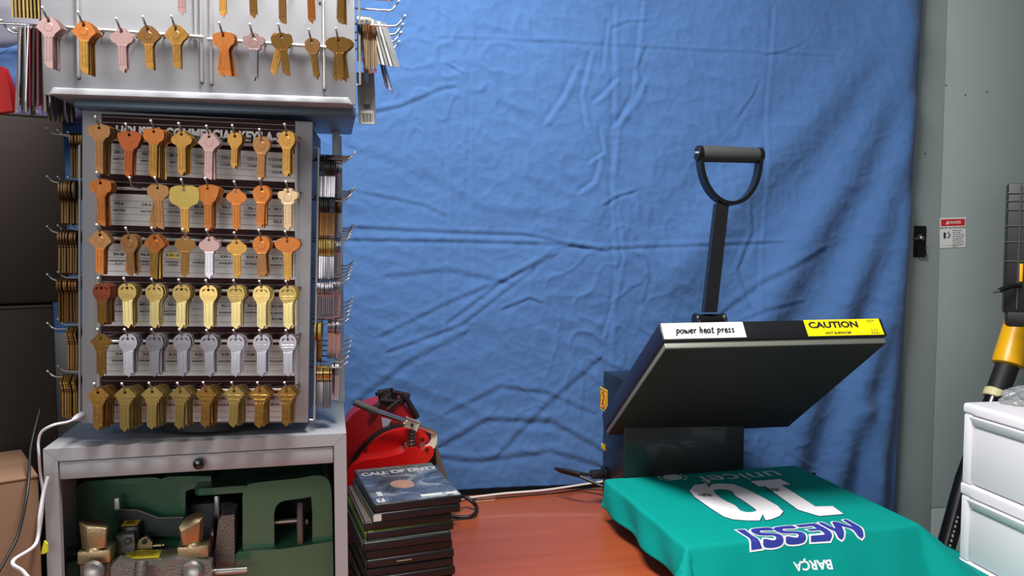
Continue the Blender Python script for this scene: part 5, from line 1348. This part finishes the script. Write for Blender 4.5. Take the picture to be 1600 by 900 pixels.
carton(LF, e2.x-.5, e2.x, e2.y, e2.y+.34, zb2+.002, zm, M_cb2, 'shaded brown cardboard box left of the cabinet, right below the upper shaded one')
carton(LF, e2.x-.5, e2.x, e2.y, e2.y+.34, 0.002, zb2, M_cb, 'brown cardboard box on the floor under the tall shaded pair')
LF2 = Frame((0, 0, 0), math.radians(38)); LF2.yaw = math.radians(38)
e3 = LF2.I @ at(60, 740, .98)
c3 = at(60, 742, .98)
e3 = LF2.I @ c3
carton(LF2, e3.x-.5, e3.x, e3.y, e3.y+.16, c3.z-.5, c3.z, M_cb, 'lighter tan cardboard box at the lower left corner in front of the shaded ones')
# things piled on top of the boxes
def lump(name, px, py, Y, rx, ry, rz, m, label, cat, seed):
    c = at(px, py, Y); bm = bmesh.new(); g = bmesh.ops.create_icosphere(bm, subdivisions=4, radius=1)['verts']
    for v in g:
        n = v.co.normalized(); k = 1+.25*noise.noise(n*1.6+Vector((seed, 0, 0)))+.12*noise.noise(n*5+Vector((seed, 3, 0)))
        q = (abs(n.x)**.5*math.copysign(1, n.x), abs(n.y)**.5*math.copysign(1, n.y), abs(n.z)**.55*math.copysign(1, n.z))
        v.co = Vector((c.x+q[0]*rx*k, c.y+q[1]*ry*k, c.z+q[2]*rz*k))
    me = bpy.data.meshes.new(name); bm.to_mesh(me); bm.free()
    return tag(link(name, me, m, None, 180), label, cat)
lump('plastic_bag', 22, 130, 1.42, .13, .09, .05, mat('light blue plastic', (62, 88, 132), .45, bump=.5, bscale=30, coat=.2), 'light blue plastic bag lying on the boxes at the left edge', 'bag', 2)
lump('folded_cloth', 50, 182, 1.30, .13, .08, .022, mat('purple blue cloth', (56, 52, 92), .7, bump=.5, bscale=30), 'purple folded cloth lying under the light blue bag on the shaded box', 'cloth', 5)
lump('pillow', 25, 52, 1.52, .15, .09, .055, mat('grey lilac cloth', (112, 110, 122), .8, bump=.4, bscale=20), 'greyish lilac pillow at the top left behind the key packets', 'pillow', 9)
rd = MB(); q = [at(-20, 178, 1.02), at(20, 173, 1.02), at(13, 130, 1.02), at(3, 104, 1.02), at(-20, 96, 1.02)]
fr_ = Frame(at(-20, 178, 1.02)); qq = [fr_.I @ p for p in q]
rd.prism([(p.x, p.z) for p in qq], .012, r=.002); o = rd.build('red_folder', mat('bright red plastic', (206, 26, 26), .45), None, 40); o.matrix_world = fr_.M
tag(o, 'bright red plastic folder cut off by the left edge of the photo', 'folder')
# white board behind, seen between boxes and display
pbd = MB(); a, b = CF.hit(60, 500, -.07), CF.hit(160, 760, -.07)
lw = MB().box(a.x-.25, b.x+.02, -.075, -.07, .76, CF.hit(100, 520, -.07).z, .001).build('panel_board', mat('pale grey board', (126, 126, 126), .6), None); lw.matrix_world = CF.M
tag(lw, 'pale grey board leaning behind the left edge of the cabinet', 'board')
# white cable, dark cable, bottle
M_wc = mat('white cable', (206, 206, 214), .45)
cable('charger_cable', [at(128, 653, 1.04), at(118, 655, 1.02), at(104, 660, .99), at(84, 664, .97), at(66, 674, .97), at(60, 690, .97), at(61, 712, .97), at(63, 740, .98), at(67, 768, .985), at(66, 800, .985), at(60, 845, .985)], .0017, M_wc, 'white cable drooping off the cabinet top at its left corner')
cable('charger_cable', [at(75, 745, .985), at(68, 770, .98), at(62, 805, .97), at(56, 850, .96), at(20, 877, .90), at(36, 893, .90), at(55, 915, .90)], .0022, M_wc, 'thicker white cable kinking at the lower left corner')
tag(MB().lathe([(.002, 0), (.0032, .006), (.0042, .014), (.0045, .03), (.0040, .034)], at(114, 656, 1.015), at(132, 646, 1.05)-at(114, 656, 1.015), 14).build('cable_plug', M_wc, None), 'white cable plug lying on the cabinet top beside the lower display', 'plug')
cable('cable', [at(62, 640, 1.05), at(48, 700, 1.0), at(44, 760, .95), at(30, 830, .92), at(14, 865, .90), at(-6, 900, .88)], .0018, M_cbl, 'long black cable hanging down in front of the tan box')
yt = MB(); f_ = Frame(at(66, 870, .985)); yt.prism([((f_.I @ at(px, py, .985)).x, (f_.I @ at(px, py, .985)).z) for px, py in ((63, 866), (69, 845), (74, 850), (74, 862), (70, 865))], .002); o = yt.build('yellow_tag', mat('fluorescent yellow', (220, 226, 40), .5), None, 0); o.matrix_world = f_.M
tag(o, 'small fluorescent yellow tag beside the left foot of the cabinet', 'tag')

# ---------------------------------------------------------------- white plastic drawer tower
WC = at(1503, 640, 1.44); yawW = math.radians(-81)
DW_ = Frame(Vector((WC.x, WC.y, 0)), yawW); DW_.yaw = yawW
zT = (DW_.hit(1503, 628, 0)).z
dt_ = thing('drawer_tower', DW_, 'white plastic drawer tower standing right of the table', 'drawer unit')
M_wp = mat('white plastic', (226, 224, 230), .35, spec=.5); M_wp2 = mat('satin white plastic', (218, 216, 222), .4)
M_gap = mat('drawer gap shadow grey', (90, 90, 94), .7)
WW, WD = .36, .30
def dz_(px, py): return DW_.hit(px, py, 0).z
z_r0 = dz_(1503, 645)                        # underside of the top frame
z_d1 = dz_(1502, 753); z_f1 = dz_(1501, 772); z_d2 = dz_(1500, 872); z_f2 = dz_(1500, 884)
MB().box(-.0, WW, 0, WD, z_r0, zT, .006, 3).build('top_frame', M_wp, dt_)
MB().box(.003, WW-.003, .012, WD-.003, .03, z_r0, .004).build('body', M_wp, dt_)
for k, (za, zb3) in enumerate(((z_d1, z_r0), (z_d2, z_f1))):
    w_ = MB().box(.004, .024, .001, .02, za, zb3, .003).build('side_stile', M_wp, dt_)
    m = MB(); m.box(.025, WW-.025, .004, WD-.02, za+.002, zb3-.003, .004)
    dd_ = m.build('drawer', M_wp2, dt_)
    MB().hexa([(.03, -.001, zb3-.016), (WW-.03, -.001, zb3-.016), (WW-.03, .006, zb3-.020), (.03, .006, zb3-.020)], [(.026, -.008, zb3-.001), (WW-.026, -.008, zb3-.001), (WW-.026, .006, zb3-.001), (.026, .006, zb3-.001)], .002).build('drawer_lip', M_wp, dd_)
MB().box(0, WW, 0, WD, z_f1, z_d1, .005, 3).build('middle_frame', M_wp, dt_)
MB().box(0, WW, 0, WD, z_f2, z_d2, .005, 3).build('middle_frame', M_wp, dt_)
hgt_ = z_f1-z_d2+(z_d1-z_f1); zz = z_f2; 
while zz-hgt_ > .05:
    MB().box(.006, WW-.006, .004, WD-.02, zz-hgt_+.02, zz, .004).build('drawer', M_wp2, dt_)
    MB().box(0, WW, 0, WD, zz-hgt_, zz-hgt_+.018, .005).build('middle_frame', M_wp, dt_); zz -= hgt_
MB().box(0.005, WW-.005, 0.01, WD-.01, 0, zz+.002, .003).build('foot_frame', M_wp, dt_)
# crumpled clear bag on top
bm = bmesh.new(); g = bmesh.ops.create_icosphere(bm, subdivisions=4, radius=1)['verts']
for v in g:
    n = v.co.normalized(); k = 1+.4*noise.noise(n*2.5)+.2*noise.noise(n*7)
    v.co = Vector((n.x*.05*k, n.y*.04*k, max(0, n.z*.020*k+.008)))
me = bpy.data.meshes.new('plastic_bag'); bm.to_mesh(me); bm.free()
M_clear = mat('clear plastic film', (228, 232, 236), .12, trans=.75, alpha=.55)
bg = link('plastic_bag', me, M_clear, None, 180); c = onz(1618, 632, zT); bg.location = (c.x, c.y, zT+.001)
tag(bg, 'crumpled clear plastic bag lying on the white drawer tower', 'bag')

# ---------------------------------------------------------------- yellow and black pole tool leaning behind the tower
tb_, tt_ = at(1466, 905, 1.80), at(1582, 520, 1.93)
def tl_(px, py, w=0): # along the tool: depth grows with height
    t = (905-py)/385; return at(px, py, 1.80+.13*t+w)
pt = thing('pole_tool', tl_(1482, 860), 'yellow and black pole tool leaning on the grey cabinet behind the drawers', 'tool')
IV = Matrix.Translation(-pt.matrix_world.translation) if False else Matrix.Translation(-tl_(1482, 860))
def tpart(name, mb, m, par=pt, **k): mb.b.transform(IV); return mb.build(name, m, par, **k)
low = tl_(1440, 1010)
tpart('pole', MB().tube([at(1452, 940, 1.79), tl_(1476, 862), tl_(1507, 750), tl_(1556, 614)], [.020, .020, .021, .0205], 20), mat('glossy black tube', (15, 15, 16), .25))
pr = MB()
for k in range(10):
    a = tl_(1468+k*2.0+3, 868-k*7.2); 
    pr.box(a.x-.0022, a.x+.0018, a.y-.0215, a.y-.0200, a.z-.0035, a.z+.0015+.001*(k % 3))
tpart('pole_lettering', pr, mat('worn white print', (190, 190, 190), .6))
tpart('cream_collar', MB().lathe([(.024, 0), (.026, .002), (.026, .018), (.023, .021)], tl_(1553, 622), tl_(1559, 606)-tl_(1553, 622), 24), mat('pale yellow plastic', (222, 214, 160), .5))
cr = MB()
for k in range(7): 
    a = tl_(1543+k*3.4, 618-.9*k); cr.box(a.x-.0015, a.x+.0015, a.y-.031, a.y-.0275, a.z-.002, a.z+.002)
tpart('collar_print', cr, M_ink)
tpart('black_sleeve', MB().tube([tl_(1558, 612), tl_(1567, 590), tl_(1577, 562)], [.0245, .0255, .026], 24), mat('matte black sleeve', (22, 22, 23), .6, bump=.3, bscale=200))
tpart('yellow_body', MB().lathe([(.027, 0), (.034, .004), (.035, .02), (.0335, .055), (.032, .095), (.03, .14), (.03, .20)], tl_(1574, 572), tl_(1590, 512)-tl_(1574, 572), 28), mat('yellow tool plastic', (242, 180, 10), .35))
hf = Frame(at(1573, 510, 1.86), math.radians(8))
bh = Frame(at(1568, 510, 1.79), math.radians(-26))
bx_ = thing('ribbed_housing', bh, 'black ribbed plastic housing at the right edge above the yellow tool', 'housing')
zt3 = bh.hit(1573, 287).z
MB().box(0, .15, 0, .05, 0.03, zt3, .003).box(.006, .15, .0, .05, .0, .035, .003).build('shell', mat('black ribbed plastic', (20, 20, 21), .45), bx_)
zs_ = [bh.hit(1573, py).z for py in (302, 314, 328, 353, 378, 408)]
for z in zs_: MB().box(-.002, .15, -.003, .004, z-.0012, z+.0012, .0004).build('rib', mat('grey edge plastic', (60, 60, 62), .4), bx_)
yb_ = (bh.I @ (WF.M @ Vector((1.25, -.04, 0)))).y+.03; MB().hexa([(.06, .05, zt3-.10), (.11, .05, zt3-.10), (.11+yb_*.72, yb_, zt3-.10), (.06+yb_*.72, yb_, zt3-.10)], [(.06, .05, zt3-.06), (.11, .05, zt3-.06), (.11+yb_*.72, yb_, zt3-.06), (.06+yb_*.72, yb_, zt3-.06)], .002).build('mounting_bracket', MATS['black ribbed plastic'], bx_)
MB().box(.022, .025, -.003, .004, .04, zt3-.004).build('vertical_rib', MATS['grey edge plastic'], bx_)
a, b = bh.hit(1592, 440), bh.hit(1597, 412)
MB().box(a.x, b.x+.002, -.004, .001, a.z, b.z, .001).build('yellow_insert', MATS['yellow tool plastic'], bx_)
p = [bh.hit(1594, 446, -.006), bh.hit(1580, 447, -.02), bh.hit(1568, 451, -.03), bh.hit(1562, 454, -.035)]
cb = MB().tube(p, .0055, 12).build('jack_lead', M_cbl, bx_)
MB().tube([p[-1], bh.hit(1552, 457, -.038)], .0035, 12).build('metal_tip', M_chrome, cb)
